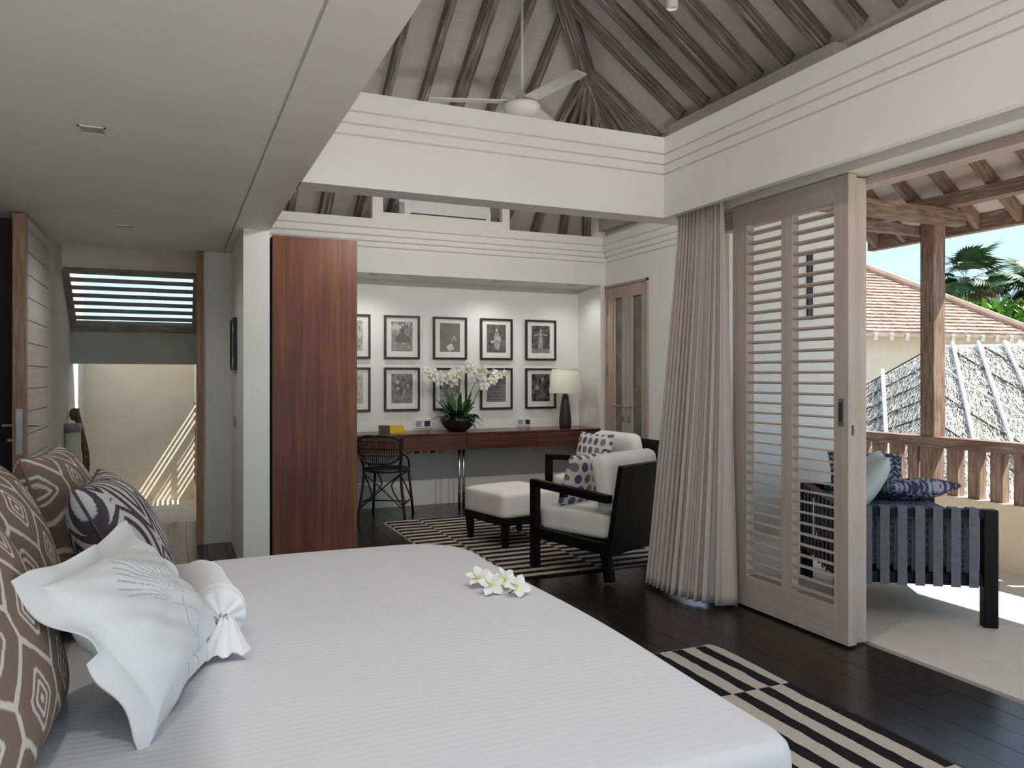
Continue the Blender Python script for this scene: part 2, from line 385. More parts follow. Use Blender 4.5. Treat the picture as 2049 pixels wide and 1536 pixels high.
# tilted louvre of the bathroom skylight
sk = sempty('window_2', (-.3, 7.65, 1.77))
A, B_ = Vector((0, 7.36, 2.20)), Vector((0, 7.99, 1.77))
ex = (B_ - A)
SKO = Vector(sk.location)
for xx in (-.815, .195):
    beam('frame_rail', Vector((xx, A.y - .02, A.z + .015)) - SKO, Vector((xx, B_.y + .12, B_.z - .08)) - SKO, .05, .05, POSTX, sk)
def sky_beam(name, fr, w, h, dx0=-.83, dx1=.205, tilt=0.0):
    p = A + ex * fr
    return beam(name, Vector((dx0, p.y, p.z)) - SKO, Vector((dx1, p.y, p.z)) - SKO, w, h, POSTX, sk)
sky_beam('top_rail', -.02, .05, .05)
for i in range(6): sky_beam('slat', .13 + i * .135, .05, .032)
sky_beam('bottom_rail', .97, .05, .10)

# ---- soffit / cornice over the desk, right cornice
prof = [(7.66, 2.30), (7.15, 2.30), (7.15, 2.535), (7.125, 2.545), (7.125, 2.585), (7.10, 2.595), (7.10, 2.635), (7.075, 2.645), (7.075, 2.70), (7.05, 2.71), (7.05, 2.79), (7.66, 2.79)]
struct('trim_1', MB().prism(prof, 'x', .60, 4.26), WHITE)
prof2 = [(4.26, 2.535), (4.225, 2.545), (4.225, 2.585), (4.20, 2.595), (4.20, 2.635), (4.175, 2.645), (4.175, 2.70), (4.15, 2.71), (4.15, 2.79), (4.40, 2.79), (4.40, 2.535)]
struct('trim_2', MB().prism(prof2, 'y', 4.06, 7.06), WHITE)
# ---- tie beams with three grooves
def gro(a, s):                        # groove profile on face at coordinate a, s = direction into the beam
    P = [(a, 2.31)]
    for z in (2.580, 2.640, 2.705): P += [(a, z - .006), (a + s * .012, z), (a, z + .006)]
    return P + [(a, 2.81)]
struct('trim_3', MB().prism(gro(4.0, 1) + [(4.17, 2.81), (4.17, 2.31)], 'x', .595, 4.26), WHITE)
struct('trim_4', MB().prism(gro(2.8, 1) + [(2.845, 2.81), (2.845, 2.31)], 'y', -.9, 4.0), WHITE)
hd = MB(); hd.box(2.845, 3.22, -.9, 4.0, 2.50, 2.81); hd.box(2.985, 3.20, -.9, 4.0, 2.312, 2.50)
struct('trim_5', hd, WHITE)
struct('trim_6', MB().box(3.145, 3.24, -.9, 2.95, 2.27, 2.31), DOORH)

# ---- roof (one hip roof over room and terrace): boards, rafters, hip
EX, EY, SL = 5.05, 7.65, .70
def zr(X): return 2.8 + SL * (EX - X)
def zf(Y): return 2.8 + SL * (EY - Y)
th = 3.9
AP = Vector((EX - th, EY - th, 2.8 + SL * th)); RY = -1.2; AP2 = Vector((AP.x, RY, AP.z))
XL = AP.x - th
up_ = Vector((0, 0, .11))
def hull_plane(mb, pts, t=.05):
    pts = [Vector(p) + up_ for p in pts]; o = len(mb.v); n = len(pts)
    mb.v += [tuple(p) for p in pts] + [tuple(p + Vector((0, 0, t))) for p in pts]
    mb.f.append(tuple(range(o, o + n))); mb.f.append(tuple(reversed(range(o + n, o + 2 * n))))
    for i in range(n): j = (i + 1) % n; mb.f.append((o + i, o + j, o + n + j, o + n + i))
XE = 5.62
XM = 4.11
rb = MB(); hull_plane(rb, [(AP.x, AP.y, AP.z), (AP2.x, AP2.y, AP2.z), (XM, RY, zr(XM)), (XM, EY - (EX - XM), zr(XM))])
roofR = struct('ceiling_roof_right', rb, ROOFB)
rb = MB(); hull_plane(rb, [(XM, EY - (EX - XM), zr(XM)), (XM, RY, zr(XM)), (XE, RY, zr(XE)), (XE, EY - (EX - XE), zr(XE))])
roofT = struct('ceiling_terrace', rb, plain('bounce_lit_cream_board', (.80, .72, .62), .8, .03, 3))  # lighter than the room boards: bounce from the terrace floor put into the colour
rb = MB(); hull_plane(rb, [(AP.x, AP.y, AP.z), (EX, EY, 2.8), (XL, EY, 2.8)])
roofF = struct('ceiling_roof_far', rb, ROOFB)
rb = MB(); hull_plane(rb, [(AP.x, AP.y, AP.z), (XL, EY, 2.8), (XL, RY, 2.8), (AP2.x, AP2.y, AP2.z)])
roofL = struct('ceiling_roof_left', rb, ROOFB)
nR = Vector((SL, 0, 1)).normalized(); nF = Vector((0, SL, 1)).normalized()
Y = 5.48; i = 0
while Y > -.6:
    tt = EY - Y; xtop = max(AP.x, EX - tt)
    w = .085 if i % 3 == 2 else .055
    beam('rafter', (xtop, Y, zr(xtop) + .05), (4.02, Y, zr(4.02) + .05), w, .10, RAFT, roofR, nR)
    if -1 < Y < 4.6: beam('rafter', (5.03, Y, zr(5.03) + .05), (5.60, Y, zr(5.60) + .05), .042, .09, CBX, roofT, nR)
    Y -= .316; i += 1
for Y in (4.53 + .316 * .9,):
    beam('rafter', (5.03, Y, zr(5.03) + .05), (5.60, Y, zr(5.60) + .05), .042, .09, CBX, roofT, nR)
X = 2.93; i = 0
while X > .2:
    ytop = max(EY - (EX - X), AP.y)
    w = .10 if i % 3 == 2 else .055
    beam('rafter', (X, ytop, zf(ytop) + .05), (X, EY - .02, zf(EY - .02) + .05), w, .10, RAFT, roofF, nF)
    X -= .316; i += 1
hub = Vector((EX - 1.695, EY - 1.695, 2.8 + SL * 1.695))
nH = (nR + nF).normalized()
beam('hip_rafter', hub + Vector((.05, .05, -.03)), AP, .11, .13, RAFT, roofR, nH)
for xe in (3.18, 3.62, 3.98, 4.30, 4.62):
    q = Vector((xe, EY, 2.8)); beam('fan_rafter', hub + Vector((0, 0, .03)), q + Vector((0, 0, .04)), .045, .09, RAFT, roofF, nF, w2=.075)
beam('fan_rafter', hub + Vector((0, 0, .03)), Vector((EX, EY, 2.82)), .05, .10, RAFT, roofR, nH, w2=.09)
for ye in (7.35, 6.95, 6.55, 6.22, 5.93):
    q = Vector((EX, ye, 2.8)); beam('fan_rafter', hub + Vector((0, 0, .03)), q + Vector((0, 0, .04)), .045, .09, RAFT, roofR, nR, w2=.075)
gb = MB(); gb.prism([(XL, 2.7), (AP.x, AP.z + .1), (3.2, zr(3.2) + .1), (3.2, 2.7)], 'y', RY, RY + .1)
struct('wall_gable_sunblock', gb, WHITE)  # unseen wall, put in to keep the sun off the bed
# wall plate at the rafter feet, clerestory band
struct('trim_7', MB().box(3.97, 4.08, 3.76, 5.6, 3.42, 3.52), wood('pale_plate', [(.3, (.45, .39, .34)), (.7, (.56, .50, .44))], 'y', 40, 1.5, .7, .1))
struct('wall_clerestory', MB().box(4.08, 4.14, -1.2, 7.0, 2.84, 3.52), CLER)
# ---- terrace: parapet, beams
struct('wall_parapet', MB().box(5.2, 5.36, -1.2, 4.8, -.2, .45), PARA)
struct('trim_8', MB().box(5.20, 5.31, -1.2, 4.8, 2.57, 2.665), RAILW)
struct('trim_9', MB().box(5.56, 5.63, -1.2, 4.9, 2.42, 2.55), RAILW)
struct('trim_10', MB().box(3.25, 5.44, 3.90, 3.985, 2.455, 2.565), CBX)
struct('trim_11', MB().box(4.4, 5.30, 4.11, 4.17, 2.40, 2.47), CBX)
po = thing('wooden_post', 'weathered square teak post standing on the terrace railing wall', 'post', (5.26, 4.04, .45))
wpart('shaft', MB().box(5.20, 5.325, 3.985, 4.10, .873, 2.57, .004), POSTW, po)
wpart('stub', MB().box(5.20, 5.31, 3.985, 4.10, .45, .795, .004), POSTW, po)
rl = thing('terrace_railing', 'weathered wooden railing with flat balusters on the beige terrace wall', 'railing', (5.26, .5, .45))
wpart('handrail', MB().box(5.19, 5.32, -1.2, 4.8, .795, .873), RAILW, rl)
bal = None; y = 4.68
while y > -1.2:
    if not (3.93 < y < 4.15):
        if bal is None:
            bal = wpart('baluster', MB().box(5.225, 5.295, y - .045, y + .045, .45, .795), POSTW, rl); by = y
        else: clone(bal, rl, Matrix.Translation((0, y - by, 0)))
    y -= .165

# ---- sliding louvred door
D1 = sempty('door_1', (3.025, 3.17, 0))
def dbox(n, y0, y1, z0, z1, x0=3.0, x1=3.055, mat=DOORW, par=D1): return wpart(n, MB().box(x0, x1, y0, y1, z0, z1, .002), mat, par)
dbox('stile', 2.757, 2.848, .012, 2.308); dbox('stile', 3.482, 3.60, .012, 2.308)
dbox('mullion', 3.132, 3.212, .185, 2.185, 3.004, 3.05)
dbox('top_rail', 2.848, 3.482, 2.185, 2.308, mat=DOORH); dbox('bottom_rail', 2.848, 3.482, .012, .185, mat=DOORH)
for y0, y1 in ((2.848, 3.132), (3.212, 3.482)):
    m = MB().box(-.022, .022, -(y1 - y0) / 2, (y1 - y0) / 2, -.0045, .0045); me = m.mesh('slat', DOORH)
    for i in range(35):
        add('slat', me, D1, Matrix.Translation((.003, (y0 + y1) / 2 - 3.17, .215 + i * .0565)) @ Matrix.Rotation(R(8), 4, 'Y'))
hn = wpart('flush_handle', MB().box(2.9965, 3.0, 2.783, 2.82, 1.08, 1.215, .001), STEEL, D1)
wpart('recess', MB().box(2.994, 2.9966, 2.793, 2.810, 1.10, 1.195), DARKP, hn)
wpart('lock', MB().box(3.022, 3.034, 2.7555, 2.758, 1.035, 1.085), DARKP, D1)
D2 = sempty('door_2', (3.1, 3.2, 0))
for y0, y1 in ((2.775, 2.875), (3.80, 3.90)): dbox('stile', y0, y1, .012, 2.30, 3.065, 3.14, DOORW, D2)
dbox('top_rail', 2.875, 3.80, 2.20, 2.30, 3.065, 3.14, DOORH, D2); dbox('bottom_rail', 2.875, 3.80, .012, .16, 3.065, 3.14, DOORH, D2)
wpart('wall_slot_light', MB().box(3.955, 4.0, 3.975, 3.99, 1.71, 2.16), DARKP, D2)
# ---- alcove double door
D3 = sempty('door_3', (4.25, 6.73, 0))
AD = wood('pale_teak_door', [(.3, (.34, .27, .20)), (.5, (.42, .34, .26)), (.7, (.52, .44, .36))], 'z', 45, 1.5, .6, .1, .4)
for y0, y1 in ((6.33, 6.355), (7.105, 7.13)): dbox('jamb', y0, y1, 0, 2.29, 4.23, 4.30, AD, D3)
dbox('head', 6.33, 7.13, 2.265, 2.29, 4.23, 4.30, AD, D3)
for y0, y1, s0, s1 in ((6.357, 6.728, 6.45, 6.655), (6.732, 7.103, 6.815, 6.985)):
    lf = wpart('door_leaf', MB().box(4.245, 4.285, y0, s0, .01, 2.262).box(4.245, 4.285, s1, y1, .01, 2.262).box(4.245, 4.285, s0, s1, 2.14, 2.262).box(4.245, 4.285, s0, s1, .01, .2), AD, D3)
    wpart('pane', MB().box(4.268, 4.276, s0, s1, .2, 2.14), GLASSD, lf)
    wpart('louvre_edge', MB().box(4.25, 4.266, s1 - .03, s1 - .006, .2, 2.14), DOORW, lf)
    yh = y1 - .05 if y0 < 6.5 else y0 + .05
    wpart('lever_handle', MB().tube([(4.245, yh, 1.02), (4.20, yh, 1.02), (4.20, yh + (-.1 if y0 < 6.5 else .1), 1.02)], .009).lathe([(.02, 0), (.02, .001)], 8, 0, 0) if False else MB().tube([(4.245, yh, 1.02), (4.20, yh, 1.02), (4.20, yh + (-.1 if y0 < 6.5 else .1), 1.02)], .009), STEEL, lf)
    wpart('escutcheon', MB().box(4.238, 4.245, yh - .02, yh + .02, .86, .92), STEEL, lf)
    for zz in (.3, 1.35, 2.0): wpart('hinge', MB().box(4.225, 4.243, (y0 - .006) if y0 < 6.5 else (y1 - .01), (y0 + .01) if y0 < 6.5 else (y1 + .006), zz, zz + .11), STEEL, D3)
# ---- open plank door on the left
D4 = sempty('door_4', (-.835, 5.85, 0))
wpart('lock_stile', MB().box(-.87, -.80, 5.38, 5.44, .01, 2.295), OLDW, D4)
wpart('core', MB().box(-.862, -.812, 5.44, 6.325, .01, 2.295), GREYW, D4)
z = .012
while z < 2.28:
    z1 = min(z + .138, 2.295); wpart('board', MB().box(-.812, -.80, 5.44, 6.325, z, z1 - .007), GREYW, D4); z += .138
wpart('lock_plate', MB().box(-.852, -.818, 5.3765, 5.38, .86, 1.13), STEEL, D4)
wpart('lever_handle', MB().tube([(-.80, 5.43, 1.03), (-.745, 5.43, 1.03), (-.745, 5.55, 1.03)], .010).box(-.80, -.795, 5.41, 5.45, 1.0, 1.06), STEEL, D4)
wpart('lever_handle', MB().tube([(-.87, 5.43, 1.03), (-.925, 5.43, 1.03), (-.925, 5.55, 1.03)], .010), STEEL, D4)
wpart('thumb_turn', MB().tube([(-.87, 5.42, .94), (-.90, 5.42, .94)], .012), STEEL, D4)
struct('trim_12', MB().box(.175, .225, 6.52, 6.66, 0, 2.30), OLDW)
# wide unseen window opening behind the curtain, added to light the sitting area
W3 = sempty('window_added', (4.32, 5.08, 0))
for y0, y1 in ((4.25, 4.33), (5.05, 5.13), (5.84, 5.92)): dbox('stile', y0, y1, 0, 2.3, 4.29, 4.35, DOORW, W3)
dbox('head', 4.33, 5.84, 2.22, 2.3, 4.29, 4.35, DOORH, W3)

# ================================================================== LARGE OBJECTS
# ---- bed
bed = thing('bed', 'wide bed with a smooth white ribbed coverlet', 'bed', (.1, 2.22, 0))
BX0, BX1, BY0, BY1, BZ = -1.08, 1.17, 1.17, 3.27, .60
wpart('bed_base', MB().box(BX0, BX1 - .12, BY0 + .12, BY1 - .12, .02, .28), BLACKW, bed)
wpart('mattress', MB().box(BX0, BX1 - .05, BY0 + .05, BY1 - .05, .28, .57, .04), LINEN, bed)
def bed_cover():
    mb = MB(); rows = []
    n = 40
    def outline(off):                                  # foot end rounded in plan, head end square
        pts = []
        x1, y0, y1 = BX1 + off, BY0 - off, BY1 + off; rf, rn = .26, .07
        for i in range(26): pts.append((BX0 + (x1 - rn - BX0) * i / 25, y0))
        for i in range(1, 9): a = -math.pi / 2 + math.pi / 2 * i / 8; pts.append((x1 - rn + rn * math.cos(a), y0 + rn + rn * math.sin(a)))
        for i in range(1, 26): pts.append((x1, y0 + rn + (y1 - rf - y0 - rn) * i / 25))
        for i in range(1, 13): a = math.pi / 2 * i / 12; pts.append((x1 - rf + rf * math.cos(a), y1 - rf + rf * math.sin(a)))
        for i in range(1, 26): pts.append((x1 - rf - (x1 - rf - BX0) * i / 25, y1))
        return pts
    prof = [(-.9, .004), (-.6, .003), (-.3, .003), (-.12, .002), (-.05, 0), (-.03, -.003), (-.014, -.010), (-.004, -.022), (0, -.04), (.004, -.12), (.008, -.25), (.012, -.42), (.016, -.555)]
    cx, cy = .0, (BY0 + BY1) / 2
    base = outline(0)
    for off, dz in prof:
        row = []
        for j, (px, py) in enumerate(base):
            if off < -.1:
                k = 1 + off; q = (cx + (px - cx) * k, cy + (py - cy) * k)
            else:
                ox, oy = outline(off)[j] if off != 0 else (px, py); q = (ox, oy)
            wob = .006 * math.sin(px * 5.1 + py * 3.7) * (1 if dz < -.1 else .4)
            wv = .010 * math.sin(j * .9) * max(0, -dz - .1) / .4
            row.append((q[0] + wv + .010 * math.sin(py * 4.0) * (1 if off > -.1 else 0), q[1] + wv, BZ + dz + wob))
        rows.append(row)
    mb.quadgrid(rows); mb.f.append(tuple(range(len(base))))
    return mb
wpart('coverlet', bed_cover(), COVER, bed, True)
wpart('headboard', MB().box(-1.12, -1.08, .9, 3.6, .1, 1.05, .01), BLACKW, bed)

# ---- wardrobe
wdr = thing('wardrobe', 'tall mahogany wardrobe panel beside the white pillar', 'wardrobe', (.9, 5.75, 0))
wpart('body', MB().box(.612, 1.19, 5.435, 6.1, .0, 2.27), BLACKW, wdr)
wpart('door', MB().box(.618, 1.193, 5.41, 5.434, .01, 2.28, .002), MAHO, wdr)
wpart('side_panel', MB().box(1.19, 1.194, 5.434, 6.1, .0, 2.28), MAHO, wdr)

# ---- desk
dk = thing('wall_desk', 'long mahogany wall desk with flush drawers and slim chrome legs', 'desk', (2.7, 7.4, 0))
wpart('desk_top', MB().box(1.2, 4.185, 7.14, 7.645, .755, .772, .002), MAHX, dk)
xs = (1.2, 1.90, 2.67, 3.44, 4.185)
for a, b in zip(xs[:-1], xs[1:]): wpart('drawer', MB().box(a + .002, b - .002, 7.15, 7.18, .605, .753, .002), MAHX, dk)
wpart('carcass', MB().box(1.2, 4.185, 7.18, 7.645, .615, .755), MAHX, dk)
for xx in (2.62, 2.665): wpart('leg', MB().tube([(xx, 7.24, 0), (xx, 7.24, .615)], .013, 10), CHROME, dk, True)
for xx in (1.26, 4.12): wpart('leg', MB().tube([(xx, 7.24, 0), (xx, 7.24, .615)], .013, 10), CHROME, dk, True)

# ---- rugs
def rug(name, label, x0, x1, y0, y1, mat, z=.0):
    t = thing(name, label, 'rug', ((x0 + x1) / 2, (y0 + y1) / 2, 0))
    P = []
    nx, ny = 30, 40
    for i in range(nx + 1):
        row = []
        for j in range(ny + 1):
            x = x0 + (x1 - x0) * i / nx; y = y0 + (y1 - y0) * j / ny
            e = .006 * math.sin(7 * (x if j in (0, ny) else y)) if (i in (0, nx) or j in (0, ny)) else 0
            row.append((x + (e if i in (0, nx) else 0), y + (e if j in (0, ny) else 0), .012 + .002 * math.sin(5 * x) * math.sin(4 * y)))
        P.append(row)
    m = MB().quadgrid(P); o = len(m.v)
    Q = [[(a, b, .0008) for a, b, c in row] for row in P]; m.quadgrid(Q)
    n = ny + 1; per = [(0, j) for j in range(ny)] + [(i, ny) for i in range(nx)] + [(nx, j) for j in range(ny, 0, -1)] + [(i, 0) for i in range(nx, 0, -1)]
    for a, b in zip(per, per[1:] + per[:1]): m.f.append((a[0] * n + a[1], b[0] * n + b[1], o + b[0] * n + b[1], o + a[0] * n + a[1]))
    L = t.location
    wpart('weave', m, mat, t)
    fr = MB()
    for k in range(90):
        if name == 'foot_rug':
            xx = x0 + (x1 - x0) * k / 89; fr.bar((xx, y1 - .002, .006), (xx + random.uniform(-.006, .006), y1 + .028, .003), .003, .002)
        else:
            yy = y0 + (y1 - y0) * k / 89; fr.bar((x0 + .002, yy, .006), (x0 - .02, yy + random.uniform(-.006, .006), .003), .003, .002)
    f = wpart('fringe', fr, UPH, t); f['kind'] = 'stuff'
    return t
rug('sitting_rug', 'dark and cream striped flat-woven rug under the armchairs and ottoman', 1.76, 3.62, 4.56, 6.84, RUG1)
rug('foot_rug', 'dark and cream striped flat-woven rug along the foot of the bed', 1.30, 2.42, .5, 3.05, RUG2)

# ---- armchairs
def cushion_mesh(name, mat, w, d, h, rnd=.05, crown=.02, parent=None, M=None):
    bm = bmesh.new(); bmesh.ops.create_cube(bm, size=1)
    bmesh.ops.subdivide_edges(bm, edges=bm.edges[:], cuts=9, use_grid_fill=True)
    for v in bm.verts:
        x, y, z = v.co.x * 2, v.co.y * 2, v.co.z * 2
        ax, ay, az = x * w / 2, y * d / 2, z * h / 2
        ex_, ey, ez = w / 2 - rnd, d / 2 - rnd, h / 2 - min(rnd, h / 2 * .9)
        c = Vector((max(-ex_, min(ex_, ax)), max(-ey, min(ey, ay)), max(-ez, min(ez, az))))
        dv = Vector((ax, ay, az)) - c; r = Vector((rnd, rnd, min(rnd, h / 2 * .9)))
        if dv.length > 1e-6:
            m_ = max(abs(dv.x) / r.x, abs(dv.y) / r.y, abs(dv.z) / r.z); u_ = Vector((dv.x / r.x, dv.y / r.y, dv.z / r.z)); u_ = u_.normalized() * m_
            dv = Vector((u_.x * r.x, u_.y * r.y, u_.z * r.z))
        p = c + dv; p.z += crown * (1 - x * x) * (1 - y * y) * (1 if z > 0 else (-1 if z < 0 else 0))
        v.co = p
    mb = MB().take(bm)
    return add(name, mb.mesh(name, mat, True), parent, M)
def armchair(name, label, loc, rz):
    t = thing(name, label, 'armchair', loc, rz, 'armchairs of the sitting area')
    w, hw = .72, .36
    for s in (-1, 1):
        x = s * (hw - .025)
        part('front_leg', MB().bar((x, .335, .0), (x, .335, .575), .05, .055, (0, 1, 0)), BLACKW, t)
        part('rear_leg', MB().bar((x, -.30, .0), (x, -.26, .22), .045, .06, (0, 1, 0)), BLACKW, t)
        part('arm', MB().bar((x, .362, .575), (x, -.30, .525), .05, .05, (0, 0, 1)), BLACKW, t)
        part('side_rail', MB().bar((x, .31, .235), (x, -.28, .205), .05, .07, (0, 0, 1)), BLACKW, t)
        part('arm_tab', MB().box(x - .02, x + .02, .06, .10, .50, .53), BLACKW, t)
    part('front_rail', MB().box(-hw + .05, hw - .05, .31, .355, .20, .27), BLACKW, t)
    part('seat_deck', MB().box(-hw + .05, hw - .05, -.27, .31, .215, .245), BLACKW, t)
    part('back_panel', MB().bar((0, -.30, .17), (0, -.40, .745), w, .035, (0, 1, 0)), BLACKW, t)
    cushion_mesh('seat_cushion', UPH, .61, .60, .18, .045, .015, t, Matrix.Translation((0, .035, .335)))
    cushion_mesh('back_cushion', UPH, .62, .40, .15, .055, .02, t, Matrix.Translation((0, -.21, .605)) @ Matrix.Rotation(R(78), 4, 'X'))
    return t
armchair('armchair', 'black framed armchair with ivory cushions standing with its solid back towards the bed', (2.74, 4.64, .0145), R(23))
armchair('armchair', 'black framed armchair with ivory cushions and a dotted pillow beside the desk end', (3.52, 6.02, .0145), R(93))
# ---- ottoman
ot = thing('ottoman', 'square ivory ottoman on tapered black legs', 'ottoman', (2.516, 5.69, .0145), R(12))
for sx in (-1, 1):
    for sy in (-1, 1):
        part('leg', MB().bar((sx * .245, sy * .245, 0), (sx * .25, sy * .25, .19), .036, .036, (0, 1, 0), .055, .055), BLACKW, ot)
part('frame', MB().box(-.28, .28, -.28, .28, .17, .225), BLACKW, ot)
cushion_mesh('cushion', UPH, .575, .575, .20, .035, .015, ot, Matrix.Translation((0, 0, .32)))

# ---- rattan chair at the desk
rc = thing('rattan_chair', 'dark rattan side chair with a rounded wicker back at the desk', 'chair', (1.86, 7.145, 0), R(-31))
def tube_part(name, pts, r, par=rc, mat=RATTAN, n=8): return part(name, MB().tube(pts, r, n), mat, par, True)
def smoothpts(pts, k=6):
    pts = [Vector(p) for p in pts]; out = []
    for i in range(len(pts) - 1):
        p0, p1, p2, p3 = pts[max(i - 1, 0)], pts[i], pts[i + 1], pts[min(i + 2, len(pts) - 1)]
        for j in range(k):
            t = j / k; out.append(.5 * ((2 * p1) + (-p0 + p2) * t + (2 * p0 - 5 * p1 + 4 * p2 - p3) * t * t + (-p0 + 3 * p1 - 3 * p2 + p3) * t ** 3))
    out.append(pts[-1]); return out
for s in (-1, 1):
    tube_part('rear_leg', smoothpts([(s * .225, -.19, 0), (s * .175, -.16, .43), (s * .20, -.22, .62), (s * .215, -.25, .78)]), .013)
    tube_part('front_leg', [(s * .20, .20, 0), (s * .165, .16, .44)], .013)
    tube_part('side_stretcher', [(s * .215, -.18, .15), (s * .19, .19, .15)], .008)
    tube_part('brace', smoothpts([(s * .205, -.18, .12), (s * .05, -.02, .30), (s * .165, .15, .42)]), .0065)
    tube_part('brace', smoothpts([(s * .195, .19, .12), (s * .18, .0, .30), (s * .175, -.16, .42)]), .0065)
    tube_part('brace', smoothpts([(s * .205, -.18, .10), (-s * .02, -.17, .30), (-s * .17, -.16, .42)]), .0065)
    tube_part('arm_strut', smoothpts([(s * .20, -.22, .62), (s * .215, -.05, .56), (s * .19, .10, .45)]), .009)
tube_part('cross_stretcher', [(-.20, .0, .15), (.20, .0, .15)], .007)
seat = part('seat', MB().lathe([(.19, .430), (.212, .437), (.215, .45), (.205, .462), (.12, .458), (.0, .455)], 32), RATTAN, rc, True)
# back: hoop with wicker strands
def hoop(t):                                        # t in [0,1] around a rounded shield
    a = 2 * math.pi * t; x = .20 * math.copysign(abs(math.sin(a)) ** .7, math.sin(a)); z = .665 + .14 * math.copysign(abs(math.cos(a)) ** .75, math.cos(a))
    if z > .7: x *= 1.08
    y = -.20 - (z - .5) * .22 - .055 * (1 - (x / .215) ** 2)
    return (x, y, z - (.02 * (1 - (x / .22) ** 2) if z > .72 else 0))
bk = tube_part('back_hoop', [hoop(i / 40) for i in range(41)], .012)
for i in range(-9, 10):
    x = i * .02; zz = [.53 + .02 * abs(i) / 9 + (.665 - .53) * (1 - math.sqrt(max(0, 1 - (x / .205) ** 2))), .785 - .0]
    P = []
    for j in range(5):
        z = zz[0] + (zz[1] - zz[0]) * j / 4; P.append((x, -.20 - (z - .5) * .22 - .055 * (1 - (x / .215) ** 2), z))
    part('strand', MB().tube(P, .0042, 6), RATTAN, rc, True)
for z in (.60, .665, .67, .73): part('weaver', MB().tube([(x * .01, -.20 - (z - .5) * .22 - .055 * (1 - (x * .01 / .215) ** 2) - .004, z) for x in range(-20, 21, 2)], .005, 6), RATTAN, rc, True)

# ---- curtain
def curtain():
    rows = []; nz, ns = 40, 260
    for i in range(nz + 1):
        t = i / nz; z = 2.49 - (2.49 - .012) * t; row = []
        for j in range(ns + 1):
            s = j / ns
            y = 4.0 + (3.575 - 4.0) * s + (.13 * (1 - s) - .10 * s) * max(0, t - .08)
            g_ = s * (1.45 - .45 * s)
            amp = (.012 + .024 * t) * (.75 + .45 * math.sin(s * 11 + 1) * math.cos(s * 4)) * (1.25 - .35 * s)
            ph = 12 * 2 * math.pi * (g_ + .025 * math.sin(s * 7 + t * 1.1)) + .6 * math.sin(2.5 * t + 5 * s)
            cxx = 2.915 - (.14 * max(0, (t - .12)) ** 1.15 + .055 * math.sin(math.pi * min(1, s * 1.05)) * t ** 2) * (1 - .9 * s ** 5)
            row.append((cxx + amp * math.sin(ph) + .006 * math.sin(2.3 * ph) * t, y + .012 * math.cos(ph) * (1 + t), z + (.012 * abs(math.sin(ph * .5)) if i == nz else 0)))
        rows.append(row)
    return MB().quadgrid(rows)
cu = add('curtain', curtain().mesh('curtain', CURT, True)); tag(cu, 'rose taupe curtain gathered beside the louvred sliding door', 'curtain')
sm = cu.modifiers.new('thick', 'SOLIDIFY'); sm.thickness = .003

# ================================================================== PILLOWS ON THE BED
BR = np.array((.235, .165, .125)); CRM = np.array((.68, .63, .56)); WH = np.array((.80, .80, .80))
def pat_lattice(x, y):
    ax, ay = .19, .29
    # brick lattice of nested diamonds with a net of lines between them
    best = np.full(x.shape, 9.); sec = np.full(x.shape, 9.); bx = np.zeros(x.shape); by = np.zeros(x.shape)
    for i in range(-4, 5):
        for j in range(-4, 5):
            cx = (i + .5 * (j % 2)) * ax; cy = j * ay * .5
            dx, dy = x - cx, y - cy; d = np.hypot(dx, dy * .85)
            m = d < best; sec = np.where(m, best, np.minimum(sec, d)); best = np.where(m, d, best); bx = np.where(m, dx, bx); by = np.where(m, dy, by)
    q = np.maximum(np.abs(bx * .86 + by * .5), np.abs(-bx * .5 + by * .86)); q2 = np.abs(bx) * .95 + np.abs(by) * .75
    q = .55 * q + .45 * q2
    wht = ((q > .037) & (q < .045)) | ((q > .019) & (q < .027)) | (q < .008)
    net = ((sec - best) < .010) & (q > .047)
    col = np.where((wht | net)[..., None], CRM, BR)
    return col
def pat_leaf(x, y):
    ax, ay = .20, .36
    best = np.full(x.shape, 9.)
    for i in range(-4, 5):
        for j in range(-3, 4):
            dx = x - (i + .5 * (j % 2)) * ax; dy = y - j * ay * .5
            f = np.abs(dx) / .095 + (dy / .175) ** 2 * (1 + .25 * np.sign(dy))
            best = np.minimum(best, f)
    b = np.floor(best * 5.0).astype(int) % 2
    dk, lt = np.array((.075, .062, .068)), np.array((.60, .57, .56))
    return np.where((b == 1)[..., None], dk, lt)
def pat_dots(x, y):
    r = y / .082; ix = x / .088 + .5 * (np.floor(r) % 2)
    fx, fy = ix - np.floor(ix) - .5, r - np.floor(r) - .5
    d = np.hypot(fx * .095, fy * .085 + .15 * fx * .05)
    cid = (np.floor(ix) * 3 + np.floor(r) * 5) % 4
    pal = np.array([(.13, .12, .22), (.19, .18, .20), (.10, .09, .19), (.24, .19, .21)])
    col = np.where((d < .034)[..., None], pal[cid.astype(int)], np.array((.70, .67, .61)))
    low = y < -.12
    st = (np.floor((x + 3) / .035) % 2 == 0) & (y < -.15)
    col = np.where((low & st)[..., None], np.array((.05, .045, .06)), col)
    return col
